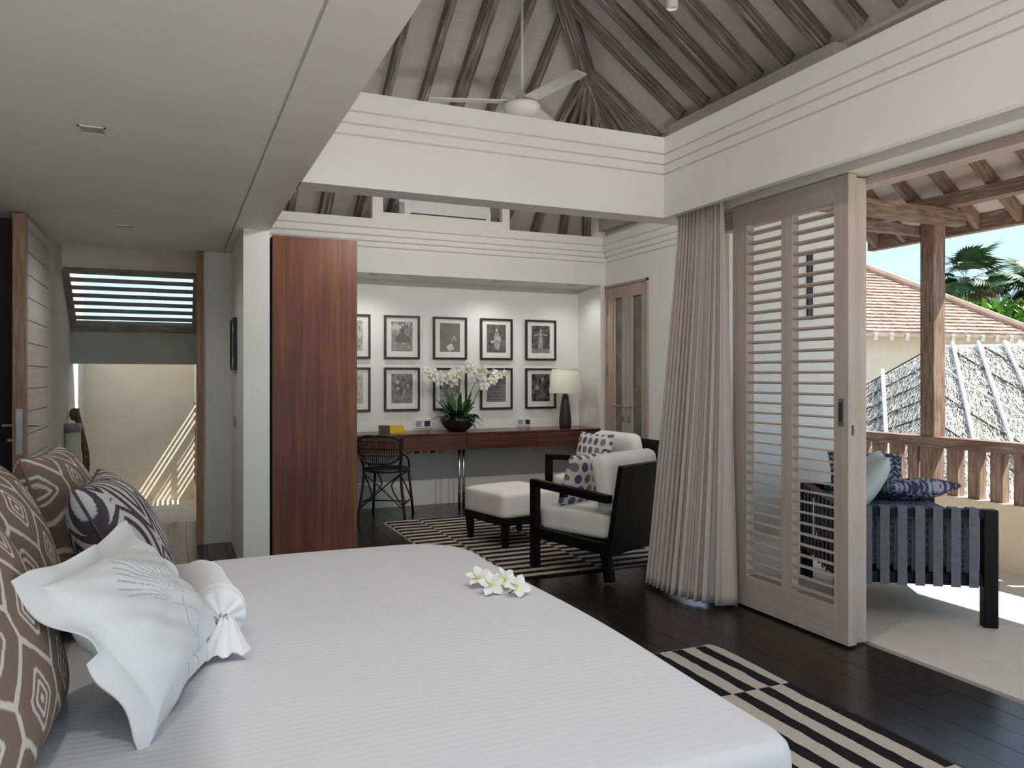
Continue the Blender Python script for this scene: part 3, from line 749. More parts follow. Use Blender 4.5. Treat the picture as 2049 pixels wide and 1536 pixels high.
def pat_white(x, y):
    col = np.ones(x.shape + (3,)) * np.array((.82, .82, .82)); g = np.array((.40, .40, .40))
    # embroidered plume of loops above a braided tail
    px, py = x - .02, y + .05
    th_ = np.arctan2(px, py); rr = np.hypot(px, py)
    plume = (py > .0) & (rr < .20 + .0 * px) & (np.abs(th_) < 1.0)
    loops = np.abs(((th_ + .3 * rr / .2) * 9) % 1 - .5) < .09
    col[plume & loops & (rr > .04)] = g
    for s in (0, math.pi):
        cx = .03 * np.sin(py * 38 + s) + .02 - .15 * py * 0
        m = (np.abs(px - cx + .02) < .0042) & (py < .02) & (py > -.17); col[m] = (.93, .93, .93)
        m2 = (np.abs(px - cx + .016) < .0025) & (py < .02) & (py > -.17); col[m2] = g * 1.25
    return col
def pat_plain(c):
    c = np.array(c)
    return lambda x, y: np.ones(x.shape + (3,)) * c
def pat_ikat(x, y):
    v = np.sin(x * 95 + 2 * np.sin(y * 60)) * np.sin(y * 80 + 1.5 * np.sin(x * 70)) + .5 * np.sin(x * 210) * np.sin(y * 170)
    a, b = np.array((.045, .045, .085)), np.array((.34, .34, .42))
    return np.where((v > .15)[..., None], b, a)
def pillow(name, label, cat, w, h, th, pat, M, n=110, puff=.45, pinch=.07, flange=0.0, crease=0.0, group=None, piping=None, sag=0.0):
    t = np.linspace(-1, 1, n); S, T = np.meshgrid(t, t, indexing='ij')
    F = 1 + flange
    s, u = S * F, T * F
    si, ui = np.clip(s, -1, 1), np.clip(u, -1, 1)
    prof = (np.maximum(0, 1 - np.abs(si) ** 2.4) * np.maximum(0, 1 - np.abs(ui) ** 2.4)) ** puff
    X = s * w / 2 * (1 - pinch * (1 - ui ** 2) * np.minimum(1, np.abs(si))); Yy = u * h / 2 * (1 - pinch * (1 - si ** 2) * np.minimum(1, np.abs(ui)))
    wr_ = crease * (np.sin(S * 7 + T * 4) * .5 + np.sin(T * 11 - S * 5) * .35 + np.sin((S + T) * 17) * .2) * prof
    if flange:
        fl_ = np.clip((np.maximum(np.abs(s), np.abs(u)) - 1) / max(flange, 1e-6), 0, 1)
        ang = np.arctan2(T, S); wave = fl_ * (.011 * np.sin(ang * 9) + .012 * np.sin(ang * 4 + 1)) - .03 * fl_ ** 2 * (T < 0)
    else: wave = 0 * S
    col = pat(X, Yy)
    V, Fc, CC = [], [], []
    for side in (1, -1):
        Z = side * (th / 2 * prof + .002) + wr_ + wave - sag * (Yy / h + .5) ** 2 * 0
        o = len(V); pts = np.stack([X, Yy, Z], -1).reshape(-1, 3); V.extend(map(tuple, pts)); CC.append(col.reshape(-1, 3))
        for i in range(n - 1):
            for j in range(n - 1):
                a = o + i * n + j; Fc.append((a, a + n, a + n + 1, a + 1) if side > 0 else (a, a + 1, a + n + 1, a + n))
    per = [(0, j) for j in range(n - 1)] + [(i, n - 1) for i in range(n - 1)] + [(n - 1, j) for j in range(n - 1, 0, -1)] + [(i, 0) for i in range(n - 1, 0, -1)]
    o = n * n
    for a, b in zip(per, per[1:] + per[:1]): Fc.append((a[0] * n + a[1], b[0] * n + b[1], o + b[0] * n + b[1], o + a[0] * n + a[1]))
    me = bpy.data.meshes.new(name); me.from_pydata(V, [], Fc); me.update()
    at_ = me.color_attributes.new('Col', 'FLOAT_COLOR', 'POINT')
    full = np.concatenate([np.concatenate(CC), np.ones((2 * n * n, 1))], 1).astype(np.float32); at_.data.foreach_set('color', full.ravel())
    me.polygons.foreach_set('use_smooth', [True] * len(me.polygons)); me.materials.append(VC)
    root = thing(name, label, cat, M.translation, 0, group); root.matrix_world = M
    add('cover', me, root)
    if piping is not None:
        P = []
        for i, j in per[::4] + per[:1]: P.append((X[i, j], Yy[i, j], wave[i, j] if flange else 0))
        part('piping', MB().tube(P, .0045, 6), piping, root, True)
    return root
def lean(bottom, width_dir, upv):
    """pillow frame: bottom edge mid-point, width direction, up-slope vector; normal faces the room"""
    x = Vector(width_dir).normalized(); y = Vector(upv).normalized(); z = x.cross(y)
    return x, y, z
def pl(name, label, w, h, th, pat, mid, xd, yd, **kw):
    x = Vector(xd).normalized(); y = Vector(yd); y = (y - x * y.dot(x)).normalized(); z = x.cross(y)
    if z.x < 0 and not kw.pop('flip', False): x = -x; z = -z
    M = Matrix(((x.x, y.x, z.x, mid[0]), (x.y, y.y, z.y, mid[1]), (x.z, y.z, z.z, mid[2]), (0, 0, 0, 1)))
    return pillow(name, label, 'pillow', w, h, th, pat, M, **kw)
PIPE = plain('brown_piping', (.20, .13, .10), .8, .2, 30)
PIPE2 = plain('grey_piping', (.09, .075, .08), .8, .2, 30)
GB = 'pillows stacked at the head of the bed'
pl('patterned_pillow', 'brown and cream diamond print pillow directly behind the frilled white pillow', .60, .54, .22, pat_lattice, (-.355, 1.72, .835), (.06, 1, 0), (-.40, 0, .92), n=200, piping=PIPE, group=GB)
pl('patterned_pillow', 'brown and cream diamond print pillow between the two other brown ones', .58, .52, .22, pat_lattice, (-.40, 2.34, .83), (.0, 1, 0), (-.30, 0, .95), n=180, piping=PIPE, group=GB)
pl('patterned_pillow', 'brown and cream diamond print pillow beside the far edge of the bed', .58, .52, .22, pat_lattice, (-.33, 2.98, .825), (.05, 1, 0), (-.28, 0, .95), n=160, piping=PIPE, group=GB)
pl('plain_pillow', 'plain white pillow behind the brown printed pillows', .66, .52, .18, pat_plain((.80, .80, .82)), (-.66, 2.3, .86), (0, 1, 0), (-.25, 0, .95), n=50, group=GB)
pl('leaf_print_pillow', 'charcoal and grey leaf print pillow leaning on the brown pillows', .52, .46, .22, pat_leaf, (-.14, 2.69, .80), (.04, 1, 0), (-.44, .0, .90), n=200, piping=PIPE2, group=GB)
pl('frilled_pillow', 'white frilled pillow with an embroidered plume', .50, .34, .15, pat_white, (-.065, 1.97, .775), (.165, .60, .0), (-.235, .15, .32), n=200, flange=.24, crease=.011, pinch=.10, group=GB)
# bolster
bo = thing('bolster', 'small white tied bolster lying beside the embroidered pillow', 'bolster', (.095, 2.40, .680), 0)
def bolster():
    P = []
    prof = [(-.225, .0), (-.224, .012), (-.214, .02), (-.208, .045), (-.205, .062), (-.195, .07), (-.15, .072), (0, .073), (.15, .072), (.19, .07), (.2, .05), (.205, .0)]
    for y, r in prof:
        row = []
        for j in range(49):
            a = 2 * math.pi * j / 48; g = 1 + (.06 * math.sin(a * 13) if -.22 < y < -.2 else .008 * math.sin(a * 3 + y * 20))
            row.append((r * g * math.cos(a), y + (.006 * math.sin(a * 11) * (r / .06) if y < -.2 and .01 < r < .066 else 0), r * g * math.sin(a)))
        P.append(row)
    return MB().quadgrid(P)
part('roll', bolster(), LINEN, bo, True)
tie = MB()
for a in range(7):
    t = a * .9; tie.tube([(0, -.225, 0), (.016 * math.cos(t), -.237, .016 * math.sin(t)), (.006 * math.cos(t + .5), -.23, .006 * math.sin(t + .5))], .0035, 6)
part('tie', tie, LINEN, bo, True)
tail = []
for i in range(8):
    t = i / 7; tail.append([(.012 + (.015 + .055 * t) * (j - 6) / 6 - .03 * t, -.232 - .12 * t, -.005 - .062 * min(1, t * 1.25) + (.006 + .008 * t) * math.sin(j * 1.7) * (1 if t < .9 else .5) + .010) for j in range(13)])
part('tail', MB().quadgrid(tail), LINEN, bo, True)
for z in (-.15, .15): part('band', MB().tube([(.074 * math.cos(a * .2618), z, .074 * math.sin(a * .2618)) for a in range(25)], .003, 6), LINEN, bo, True)
bo.rotation_euler = (0, 0, R(6))
# ribbon end of the frilled cloth by the bolster
# flowers on the bed
def blossom(parent, M, r=.026, petal=PETAL):
    o = None
    for k in range(5):
        P = []
        for i in range(6):
            t = i / 5; w = r * .50 * math.sin(math.pi * min(1, t * .88 + .06)) ** .8; row = []
            for j in range(5):
                s = (j - 2) / 2; row.append((r * 1.1 * t, w * s * .8 + .004 * t, .020 * t - .010 * t * t + .004 * s + .004 * s * s))
            P.append(row)
        mt = M @ Matrix.Rotation(2 * math.pi * k / 5, 4, 'Z')
        add('petal', MB().quadgrid(P).mesh('petal', petal, True), parent, mt)
    add('throat', MB().lathe([(.0, .009), (.005, .007), (.009, .003), (.0, .0)], 10).mesh('throat', LIP, True), parent, M)
for k, (x, y, rx, ry, rz) in enumerate(((.965, 2.36, 34, -6, 10), (1.035, 2.31, 30, 8, 40), (.96, 2.46, 20, -14, 70), (1.035, 2.41, 28, 16, 100))):
    lab = ('white frangipani blossom with an open yellow throat lying on the coverlet', 'white frangipani blossom tilted towards the foot edge of the bed', 'white frangipani blossom turned away at the rear of the small cluster', 'white frangipani blossom in the middle of the small cluster on the bed')[k]
    fl_ = thing('frangipani', lab, 'flower', (x, y, .606), 0, 'blossoms on the coverlet')
    blossom(fl_, Matrix.Translation((0, 0, .024)) @ Matrix.Rotation(R(rx * 1.4), 4, 'X') @ Matrix.Rotation(R(ry), 4, 'Y') @ Matrix.Rotation(R(rz), 4, 'Z'), .042)
    part('stem', MB().tube([(0, 0, .024), (-.012, .006, .010), (-.024, .01, .002)], .0022, 6), STEMG, fl_, True)
# dotted cushions on the armchairs
def cush(label, mid, xd, yd, w, h):
    x = Vector(xd).normalized(); y = Vector(yd); y = (y - x * y.dot(x)).normalized(); z = x.cross(y)
    M = Matrix(((x.x, y.x, z.x, mid[0]), (x.y, y.y, z.y, mid[1]), (x.z, y.z, z.z, mid[2]), (0, 0, 0, 1)))
    return pillow('dotted_cushion', label, 'cushion', w, h, .13, pat_dots, M, n=120, group='dotted cushions')
cush('ivory cushion with purple grey ovals in front of the far armchair back', (3.42, 5.98, .62), (.08, -.98, 0), (.25, .03, .95), .50, .42)
cush('ivory cushion with ovals and dark stripes standing in the near armchair', (2.63, 4.73, .60), (.92, .39, .0), (.12, -.28, .95), .42, .40)

# ================================================================== DESK WALL: PICTURES
def img_noise(X, Y, f, seed):
    r = np.random.RandomState(seed); v = np.zeros(X.shape)
    for g, amp in ((6, .5), (12, .6), (24, .6)):
        G = r.uniform(-1, 1, (g + 2, g + 2)); a = (X + .5) * g * .999; b = Y * g * .999; i0, j0 = a.astype(int), b.astype(int); fa, fb = a - i0, b - j0
        v += amp * (G[i0, j0] * (1 - fa) * (1 - fb) + G[i0 + 1, j0] * fa * (1 - fb) + G[i0, j0 + 1] * (1 - fa) * fb + G[i0 + 1, j0 + 1] * fa * fb)
    return v * 1.5
def ell(X, Y, cx, cy, rx, ry): return np.clip(1.25 - ((X - cx) / rx) ** 2 - ((Y - cy) / ry) ** 2, 0, 1)
def pic(kind, X, Y):                                   # X in [-.5,.5], Y in [0,1] from the bottom
    nz = img_noise(X, Y, 40, 11 + kind)
    if kind == 0:                                      # thatched hut among trees
        g = .30 + .12 * nz + .25 * (Y > .72) * (nz > .1); hut = (Y < .80 - 1.3 * np.abs(X - .02)) & (Y > .30); g = np.where(hut, .16 + .04 * nz, g); g = np.where(Y < .22, .30 + .05 * nz, g)
    elif kind == 1:                                    # pale blossoms against grey
        g = .20 + .01 * nz + 0 * X
        for cx, cy, r in ((-.08, .16, .10), (.04, .22, .09), (.12, .12, .08), (-.02, .08, .08), (.2, .5, .10), (.28, .42, .07), (.1, .42, .06)):
            g = np.maximum(g, ell(X, Y, cx, cy, r, r * .75) * (.75 if cy < .3 else .38) + .06 * nz)
    elif kind == 2:                                    # standing robed figure
        g = .13 + .05 * nz; g = np.maximum(g, .55 * ell(X, Y, .02, .80, .07, .07)); g = np.maximum(g, (.36 + .15 * nz) * (ell(X, Y, .05, .42, .17, .34) > .2)); g = np.maximum(g, .5 * ell(X, Y, -.2, .38, .13, .06))
    elif kind == 3:                                    # dancer with arms spread
        g = .10 + .05 * nz; g = np.maximum(g, .42 * ell(X, Y, .0, .82, .07, .07)); g = np.maximum(g, (.34 + .12 * nz) * (np.abs(X) < .08 + .14 * np.clip(.6 - Y, 0, 1)) * (Y < .75) * (Y > .12)); g = np.maximum(g, .34 * (np.abs(Y - .68 + .25 * X * X) < .025) * (np.abs(X) < .38)); g = np.where(Y < .16, .24 + .08 * nz, g)
    elif kind == 4:                                    # group of seated figures
        g = .20 + .09 * nz
        for cx, cy in ((-.22, .72), (-.18, .5), (.05, .68), (.28, .6), (.1, .4)): g = np.maximum(g, (.45 + .15 * nz) * ell(X, Y, cx, cy, .09, .09))
        g = np.where(Y < .3, .24 + .08 * nz, g)
    elif kind == 5: g = .30 + .16 * nz
    elif kind == 6:                                    # rows of people
        g = .12 + .03 * nz
        rows = (Y < .66); g = np.where(rows, .16 + .14 * (np.sin(X * 55 + np.floor(Y * 9) * 2) > .2) * (np.sin(Y * 56) > 0) + .04 * nz, g)
    elif kind == 7: g = .07 + .06 * nz; g = np.maximum(g, .30 * ell(X, Y, -.2, .5, .12, .12)); g = np.maximum(g, .28 * ell(X, Y, .1, .8, .09, .1))
    else: g = .45 + .14 * nz
    return np.clip(g, .01, .9)
pics = [(0, 1.97, 1.725, 0, 'black framed photograph of a thatched hut above the yellow book'),
        (1, 2.505, 1.725, 1, 'black framed photograph of pale blossoms above the orchid'),
        (2, 3.045, 1.725, 2, 'black framed photograph of a robed standing figure'),
        (3, 3.585, 1.725, 3, 'black framed photograph of a dancer with arms spread'),
        (4, 1.97, 1.195, 4, 'black framed photograph of seated figures above the wall socket'),
        (5, 2.505, 1.195, 5, 'black framed photograph directly behind the orchid stems'),
        (6, 3.045, 1.195, 6, 'black framed photograph of rows of people beneath the robed figure'),
        (7, 3.585, 1.195, 7, 'black framed photograph of dark foliage beside the table lamp'),
        (8, 1.44, 1.725, 8, 'upper black framed photograph half hidden by the wardrobe'),
        (9, 1.44, 1.195, 9, 'lower black framed photograph half hidden by the wardrobe')]
fw, fh = .372, .442
fxs = {1.97: 2.143, 2.505: 2.66, 3.045: 3.185, 3.585: 3.715, 1.44: 1.63}
def frame_ring(w, h, b, y0, y1):
    return MB().box(-w / 2, w / 2, y0, y1, h / 2 - b, h / 2).box(-w / 2, w / 2, y0, y1, -h / 2, -h / 2 + b).box(-w / 2, -w / 2 + b, y0, y1, -h / 2 + b, h / 2 - b).box(w / 2 - b, w / 2, y0, y1, -h / 2 + b, h / 2 - b)
fme = frame_ring(fw, fh, .02, -.028, 0).mesh('frame', BLACKF); mme = MB().box(-fw / 2 + .018, fw / 2 - .018, -.012, -.004, -fh / 2 + .018, fh / 2 - .018).mesh('mat_board', MATB)
def print_mesh(kind, w, h, nx=44, nz=58):
    xs_ = np.linspace(-.5, .5, nx); zs = np.linspace(0, 1, nz); XX, ZZ = np.meshgrid(xs_, zs, indexing='ij')
    g = pic(kind, XX, ZZ); V = np.stack([XX * w, np.full(XX.shape, -.0132), (ZZ - .5) * h], -1).reshape(-1, 3)
    Fc = [(i * nz + j, (i + 1) * nz + j, (i + 1) * nz + j + 1, i * nz + j + 1) for i in range(nx - 1) for j in range(nz - 1)]
    me = bpy.data.meshes.new('print'); me.from_pydata([tuple(v) for v in V], [], Fc); me.update()
    a = me.color_attributes.new('Col', 'FLOAT_COLOR', 'POINT'); tint = np.array((1.0, .97, .92))
    a.data.foreach_set('color', np.concatenate([g.reshape(-1, 1) * tint, np.ones((nx * nz, 1))], 1).astype(np.float32).ravel())
    me.materials.append(VP); return me
for k, cx, cz, kind, lab in pics:
    t = thing('framed_picture', lab, 'picture', (fxs[cx], 7.649, cz), 0, 'framed photographs over the desk')
    add('frame', fme, t); add('mat_board', mme, t); add('print', print_mesh(kind, .222, .30), t, Matrix.Translation((0, 0, .008)))
# ---- wall sockets
def socket(label, x0, x1, z0, z1, n, y=7.65):
    t = thing('wall_socket', label, 'socket', ((x0 + x1) / 2, y, (z0 + z1) / 2), 0)
    wpart('plate', MB().box(x0, x1, y - .012, y, z0, z1, .002), PLAST, t)
    for i in range(n):
        a = x0 + (x1 - x0) * (i + .18) / n; b = x0 + (x1 - x0) * (i + .82) / n
        wpart('outlet', MB().box(a, b, y - .0135, y - .012, z0 + (z1 - z0) * .2, z1 - (z1 - z0) * .2), DARKP if i % 2 else SILVP, t)
socket('white twin wall socket with a dark round outlet left of the orchid bowl', 2.27, 2.46, .79, .885, 2)
socket('white twin wall socket on the wall between orchid and lamp', 3.43, 3.60, .785, .87, 2)
socket('long row of dark outlets under the desk', 2.17, 2.60, .52, .585, 5)

# ---- table lamp
lp = thing('table_lamp', 'table lamp with dark bottle base and cream shade on the desk', 'lamp', (3.875, 7.36, .772))
part('base', MB().lathe([(.055, 0), (.062, .004), (.066, .05), (.064, .12), (.05, .24), (.034, .33), (.03, .36), (.012, .365), (.012, .42)], 28), LBASE, lp, True)
part('shade', MB().lathe([(.178, .375), (.145, .635), (.143, .635), (.176, .375)], 48, cap=False), SHADE, lp, True)
part('shade_ring', MB().tube([(.145 * math.cos(a * .2618), .145 * math.sin(a * .2618), .632) for a in range(25)], .003, 6), SHADE, lp)
part('spider', MB().tube([(-.145, 0, .62), (.145, 0, .62)], .0025, 6).tube([(0, 0, .42), (0, 0, .63)], .004, 6), STEEL, lp)
# ---- books
bkx = thing('book', 'thick yellow and dark covered book lying on the desk', 'book', (1.97, 7.40, .772), R(-4))
part('cover', MB().box(-.11, .11, -.07, .07, .0, .006).box(-.11, .11, -.07, .07, .066, .072).box(-.03, .11, -.0705, -.066, .006, .066), YEL, bkx)
part('spine', MB().box(-.115, -.03, -.072, .07, -.0, .0725), BOOKD, bkx)
part('pages', MB().box(-.03, .106, -.064, .066, .006, .066), PAGE, bkx)
# ---- orchid
orc = thing('potted_orchid', 'white moth orchid with dark leaves in a dark round bowl', 'plant', (2.645, 7.36, .772))
part('bowl', MB().lathe([(.07, 0), (.10, .01), (.145, .05), (.175, .10), (.182, .135), (.175, .136), (.165, .10), (.0, .09)], 40), BOWL, orc, True)
part('moss', MB().lathe([(.17, .105), (.12, .125), (.05, .135), (.0, .137)], 24), LEAF, orc, True)
def leafm(L, w, droop):
    P = []
    for i in range(9):
        t = i / 8; ww = w * math.sin(math.pi * (.12 + .86 * t)) ** .8; row = []
        for j in range(5):
            s = (j - 2) / 2; row.append((L * t * (1 - .12 * t), ww * s / 2, droop[0] * t + droop[1] * t * t + .22 * ww * s * s))
        P.append(row)
    return MB().quadgrid(P).mesh('leaf', LEAF, True)
lv = [leafm(.25, .10, (.18, -.14)), leafm(.20, .05, (.22, -.06)), leafm(.26, .03, (.10, -.16)), leafm(.22, .045, (.30, -.05))]
for i in range(30):
    a = i * 2.4 + .3
    if .6 < a % 6.283 < 2.5 and i % 4 in (0, 2): a += 3.0
    add('leaf', lv[i % 4], orc, Matrix.Translation((.05 * math.cos(a), .05 * math.sin(a), .11)) @ Matrix.Rotation(a, 4, 'Z') @ Matrix.Rotation(R(-12 if i % 3 else 8), 4, 'Y'))
stems = [[(-.04, 0, .12), (-.10, -.02, .35), (-.19, -.03, .52), (-.27, -.04, .60), (-.33, -.05, .63)],
         [(-.02, .02, .12), (-.06, .02, .36), (-.10, .0, .50), (-.06, -.03, .58), (.03, -.05, .60)],
         [(.05, 0, .12), (.12, -.01, .35), (.20, -.02, .52), (.25, -.03, .60), (.24, -.05, .67)],
         [(.07, .01, .12), (.17, .0, .30), (.27, -.01, .46), (.36, -.03, .55), (.46, -.04, .57)],
         [(.0, -.02, .12), (.0, -.02, .35), (.03, -.03, .55), (.06, -.04, .66), (.09, -.05, .69)]]
def flower_mesh(r):
    mb = MB()
    for k in range(5):
        ww = (.95, .55, .55, .55, .95)[k] if True else .6; a0 = (R(0), R(70), R(130), R(-130 + 360), R(180))[k] if False else [R(5), R(175), R(90), R(-128), R(-52)][k]
        ww = 1.0 if k < 2 else .62
        P = []
        for i in range(5):
            t = i / 4; w = r * ww * math.sin(math.pi * (.1 + .85 * t)); row = []
            for j in range(5):
                s = (j - 2) / 2; x, y = r * t, w * s * .55; row.append((x * math.cos(a0) - y * math.sin(a0), .006 * math.cos(3 * t) + .01 * s * s - .012, x * math.sin(a0) + y * math.cos(a0)))
            P.append(row)
        mb.quadgrid(P)
    return mb.mesh('flower', PETAL, True)
fm = [flower_mesh(.062), flower_mesh(.054), flower_mesh(.042)]
lipm = MB().lathe([(.0, -.012), (.009, -.004), (.006, .008), (.0, .012)], 8).mesh('lip', LIP, True)
for si, S_ in enumerate(stems):
    sp_ = smoothpts(S_, 8); tube_part('stem', sp_, .004, orc, STEMG, 6)
    nfl = (8, 8, 7, 8, 4)[si]
    for k in range(nfl):
        t = .56 + .44 * k / (nfl - 1) if si != 1 else .50 + .5 * k / (nfl - 1)
        p = sp_[min(len(sp_) - 1, int(t * (len(sp_) - 1)))] + Vector((random.uniform(-.04, .04), random.uniform(-.05, .01), random.uniform(-.05, .035)))
        M = Matrix.Translation(p) @ Matrix.Rotation(random.uniform(-.9, .7), 4, 'Z') @ Matrix.Rotation(random.uniform(-.3, .4), 4, 'X') @ Matrix.Rotation(random.uniform(-.5, .5), 4, 'Y')
        f = add('flower', fm[k * 3 // nfl if nfl > 1 else 0], orc, M); add('lip', lipm, f, Matrix.Translation((0, -.016, -.006)))

# ---- hall picture, switch
hp = thing('small_picture', 'small black framed picture on the hall side of the pillar', 'picture', (.431, 6.12, 1.56))
wpart('frame', MB().box(.405, .431, 5.94, 6.30, 1.37, 1.40).box(.405, .431, 5.94, 6.30, 1.725, 1.755).box(.405, .431, 5.94, 5.965, 1.40, 1.725).box(.405, .431, 6.275, 6.30, 1.40, 1.725), BLACKF, hp)
wpart('mat_board', MB().box(.418, .43, 5.965, 6.275, 1.40, 1.725), MATB, hp)
wpart('print', MB().box(.4165, .418, 6.03, 6.21, 1.47, 1.66), plain('dark_print', (.12, .11, .10), .6, .5, 30), hp)
sw = thing('light_switch', 'square metal light switch on the hall side of the pillar', 'switch', (.431, 6.14, .98))
wpart('plate', MB().box(.425, .431, 6.03, 6.24, .945, 1.02, .002), STEEL, sw)
wpart('rocker', MB().box(.4225, .425, 6.06, 6.13, .96, 1.005).box(.4225, .425, 6.14, 6.21, .96, 1.005), SILVP, sw)

def spot(parent, loc, energy, cone=150, col=(1.0, .98, .95), up=False, radius=.04):
    l = bpy.data.lights.new('lamp_light', 'SPOT'); l.energy = energy; l.spot_size = R(cone); l.spot_blend = 1.0; l.color = col; l.shadow_soft_size = radius
    o = bpy.data.objects.new('lamp_light', l); C.objects.link(o); o.parent = parent; o.location = loc
    if up: o.rotation_euler = (R(180), 0, 0)
    return o
# ---- ceiling fan
fn = thing('ceiling_fan', 'pale three-blade ceiling fan hanging on a thin rod from the rafters', 'fan', (2.505, 5.48, 3.42))
part('rod', MB().tube([(0, 0, .10), (0, 0, 1.0)], .011, 10), FANM, fn, True)
part('motor_housing', MB().lathe([(.0, -.055), (.09, -.05), (.135, -.02), (.145, .015), (.14, .03), (.06, .04), (.05, .09), (.02, .13), (.011, .14)], 40), FANM, fn, True)
part('canopy', MB().lathe([(.06, .93), (.06, 1.0), (.02, 1.02)], 24), FANM, fn, True)
def blade(ang):
    P = [[(.10 + .62 * i / 8, (-.055 + .11 * j / 3) * (1 if i < 8 else .85), .012 * (j - 1.5) * .9) for j in range(4)] for i in range(9)]
    o = add('blade', MB().quadgrid(P).mesh('blade', FANM), fn, Matrix.Translation((0, 0, .055)) @ Matrix.Rotation(ang, 4, 'Z') @ Matrix.Rotation(R(-24), 4, 'X'))
    s = o.modifiers.new('thick', 'SOLIDIFY'); s.thickness = .008
for a in (R(-79), R(41), R(161)): blade(a)
# ---- pendant spot under the roof
def pendant(label, p, e_dn, e_up):
    ps = thing('pendant_spot', label, 'lamp', p, 0, 'pendant spots under the rafters')
    part('cylinder', MB().lathe([(.026, .03), (.028, .02), (.032, 0), (.034, .002), (.034, .16), (.030, .16), (.026, .13), (.0, .13)], 20), PLAST, ps, True)
    part('cable', MB().tube([(.03, 0, .15), (.03, 0, max(.2, zr(p.x) + .10 - p.z))], .004, 6), PLAST, ps)
    spot(ps, (0, 0, -.005), e_dn, 165); spot(ps, (0, 0, .18), e_up, 165, up=True)  # upward beam added to brighten the roof boards
pendant('small white cylinder spotlight hanging from the rafters beside the fan', at(1345, 18, 4.6), PEND_D * .2, PEND_U * .4)
pendant('added fill spotlight out of view under the rafters above the foot of the bed', Vector((1.0, 2.0, 3.6)), PEND_D, PEND_U)  # extra spot above the frame, added to brighten bed and beams
pendant('added fill spotlight out of view under the rafters near the gable', Vector((1.0, .4, 3.6)), PEND_D, PEND_U)  # another unseen extra spot, added as fill light
def fill_bracket_spot(label, x):  # unseen spots behind the beam, added to brighten the desk alcove
    t = thing('fill_bracket_spot', label, 'lamp', (x, 4.171, 2.62), 0, 'added fill spots hidden behind the tie beam')
    part('bracket', MB().box(-.03, .03, 0, .05, -.03, .03, .003), PLAST, t)
    part('head', MB().tube([(0, .05, 0), (0, .13, -.02)], .034, 16), PLAST, t, True)
    o = spot(t, (0, .15, -.025), BRACK, 170); o.rotation_euler = (R(68), 0, 0)
fill_bracket_spot('added fill spotlight hidden behind the tie beam near the wardrobe', 1.5)
fill_bracket_spot('added fill spotlight hidden behind the middle of the tie beam', 2.4)
fill_bracket_spot('added fill spotlight hidden behind the tie beam near the curtain', 3.4)
# ---- air conditioner in its white box frame
st = MB(); st.box(1.70, 3.09, 7.06, 7.14, 2.79, 2.86).box(1.70, 1.80, 7.06, 7.14, 2.86, 3.16).box(3.01, 3.09, 7.06, 7.14, 2.86, 3.16).box(1.70, 3.09, 7.06, 7.14, 3.10, 3.18)
struct('trim_13', st, WHITE)
ac = thing('air_conditioner', 'white wall air conditioner behind the box frame above the desk', 'air conditioner', (2.45, 7.275, 2.83))
part('casing', MB().prism([(-.10, .0), (-.125, .03), (-.13, .10), (-.11, .20), (-.06, .23), (.10, .23), (.10, .0)], 'x', -.47, .47), PLAST, ac, auto=30)
part('air_slot', MB().box(-.36, .42, -.134, -.10, .055, .066), DARKP, ac)
part('flap', MB().box(-.36, .40, -.145, -.12, .01, .04, .003), PLAST, ac)
part('end_cap', MB().box(-.475, -.42, -.136, .10, -.002, .16, .004), SILVP, ac)
for x in (-.2, .2): part('bracket', MB().box(x - .02, x + .02, -.05, .05, -.07, .0), SILVP, ac)

# ---- recessed downlights
def downlight(label, x, y, z, sx=.05, sy=.05):
    t = thing('downlight', label, 'downlight', (x, y, z), 0, 'recessed downlights')
    part('rim', MB().box(-sx, sx, -sy, -sy + .008, -.004, .0).box(-sx, sx, sy - .008, sy, -.004, 0).box(-sx, -sx + .008, -sy, sy, -.004, 0).box(sx - .008, sx, -sy, sy, -.004, 0), PLAST, t)
    part('lens', MB().box(-sx + .008, sx - .008, -sy + .008, sy - .008, -.002, .0), SILVP, t)
    return t
spot(downlight('square recessed downlight in the lowered ceiling above the bed', -.293, 3.50, 2.31), (0, 0, -.02), DOWN)
spot(downlight('added unseen fill downlight in the lowered ceiling over the bedside', -.293, 1.30, 2.31), (0, 0, -.02), DOWN)  # extra fitting out of view, added to light the bed
spot(downlight('added fill downlight in the soffit above the rattan chair', 1.75, 7.24, 2.30, .05, .04), (0, 0, -.02), SOFF)  # extra fitting, added to brighten the desk wall
spot(downlight('added fill downlight in the soffit above the table lamp', 3.9, 7.24, 2.30, .05, .04), (0, 0, -.02), SOFF * .6)  # extra fitting, added to even out light along the desk wall
spot(downlight('square recessed downlight in the lowered ceiling near the plank door', -.292, 5.665, 2.31), (0, 0, -.02), DOWN)
spot(downlight('recessed downlight in the soffit above the desk', 3.05, 7.26, 2.30, .05, .04), (0, 0, -.02), SOFF)

# ---- bathroom odds
pt = thing('lidded_pot', 'pale cylindrical pot with a grey lid by the bathroom wall', 'pot', (-.78, 7.55, .0))
part('stand', MB().box(-.06, .06, -.06, .06, 0, .55, .004), GREYW, pt)
part('pot', MB().lathe([(.05, .55), (.062, .56), (.06, .85), (.0, .85)], 24), SHADE, pt, True)
part('lid', MB().lathe([(.066, .85), (.068, .92), (.0, .925)], 24), SILVP, pt, True)
sg = thing('carved_figure', 'slender carved wooden figure standing by the pale pot', 'sculpture', (-.735, 7.78, -.02))
part('figure', MB().tube(smoothpts([(0, 0, 0), (.01, 0, .35), (.035, 0, .6), (.0, 0, .82), (-.03, 0, .97), (-.045, 0, 1.06)]), .034, 12, .024), STATUE, sg, True)
part('head', MB().lathe([(.0, .95), (.03, .965), (.042, 1.0), (.036, 1.05), (.0, 1.07)], 16, -.055, -.01), STATUE, sg, True)

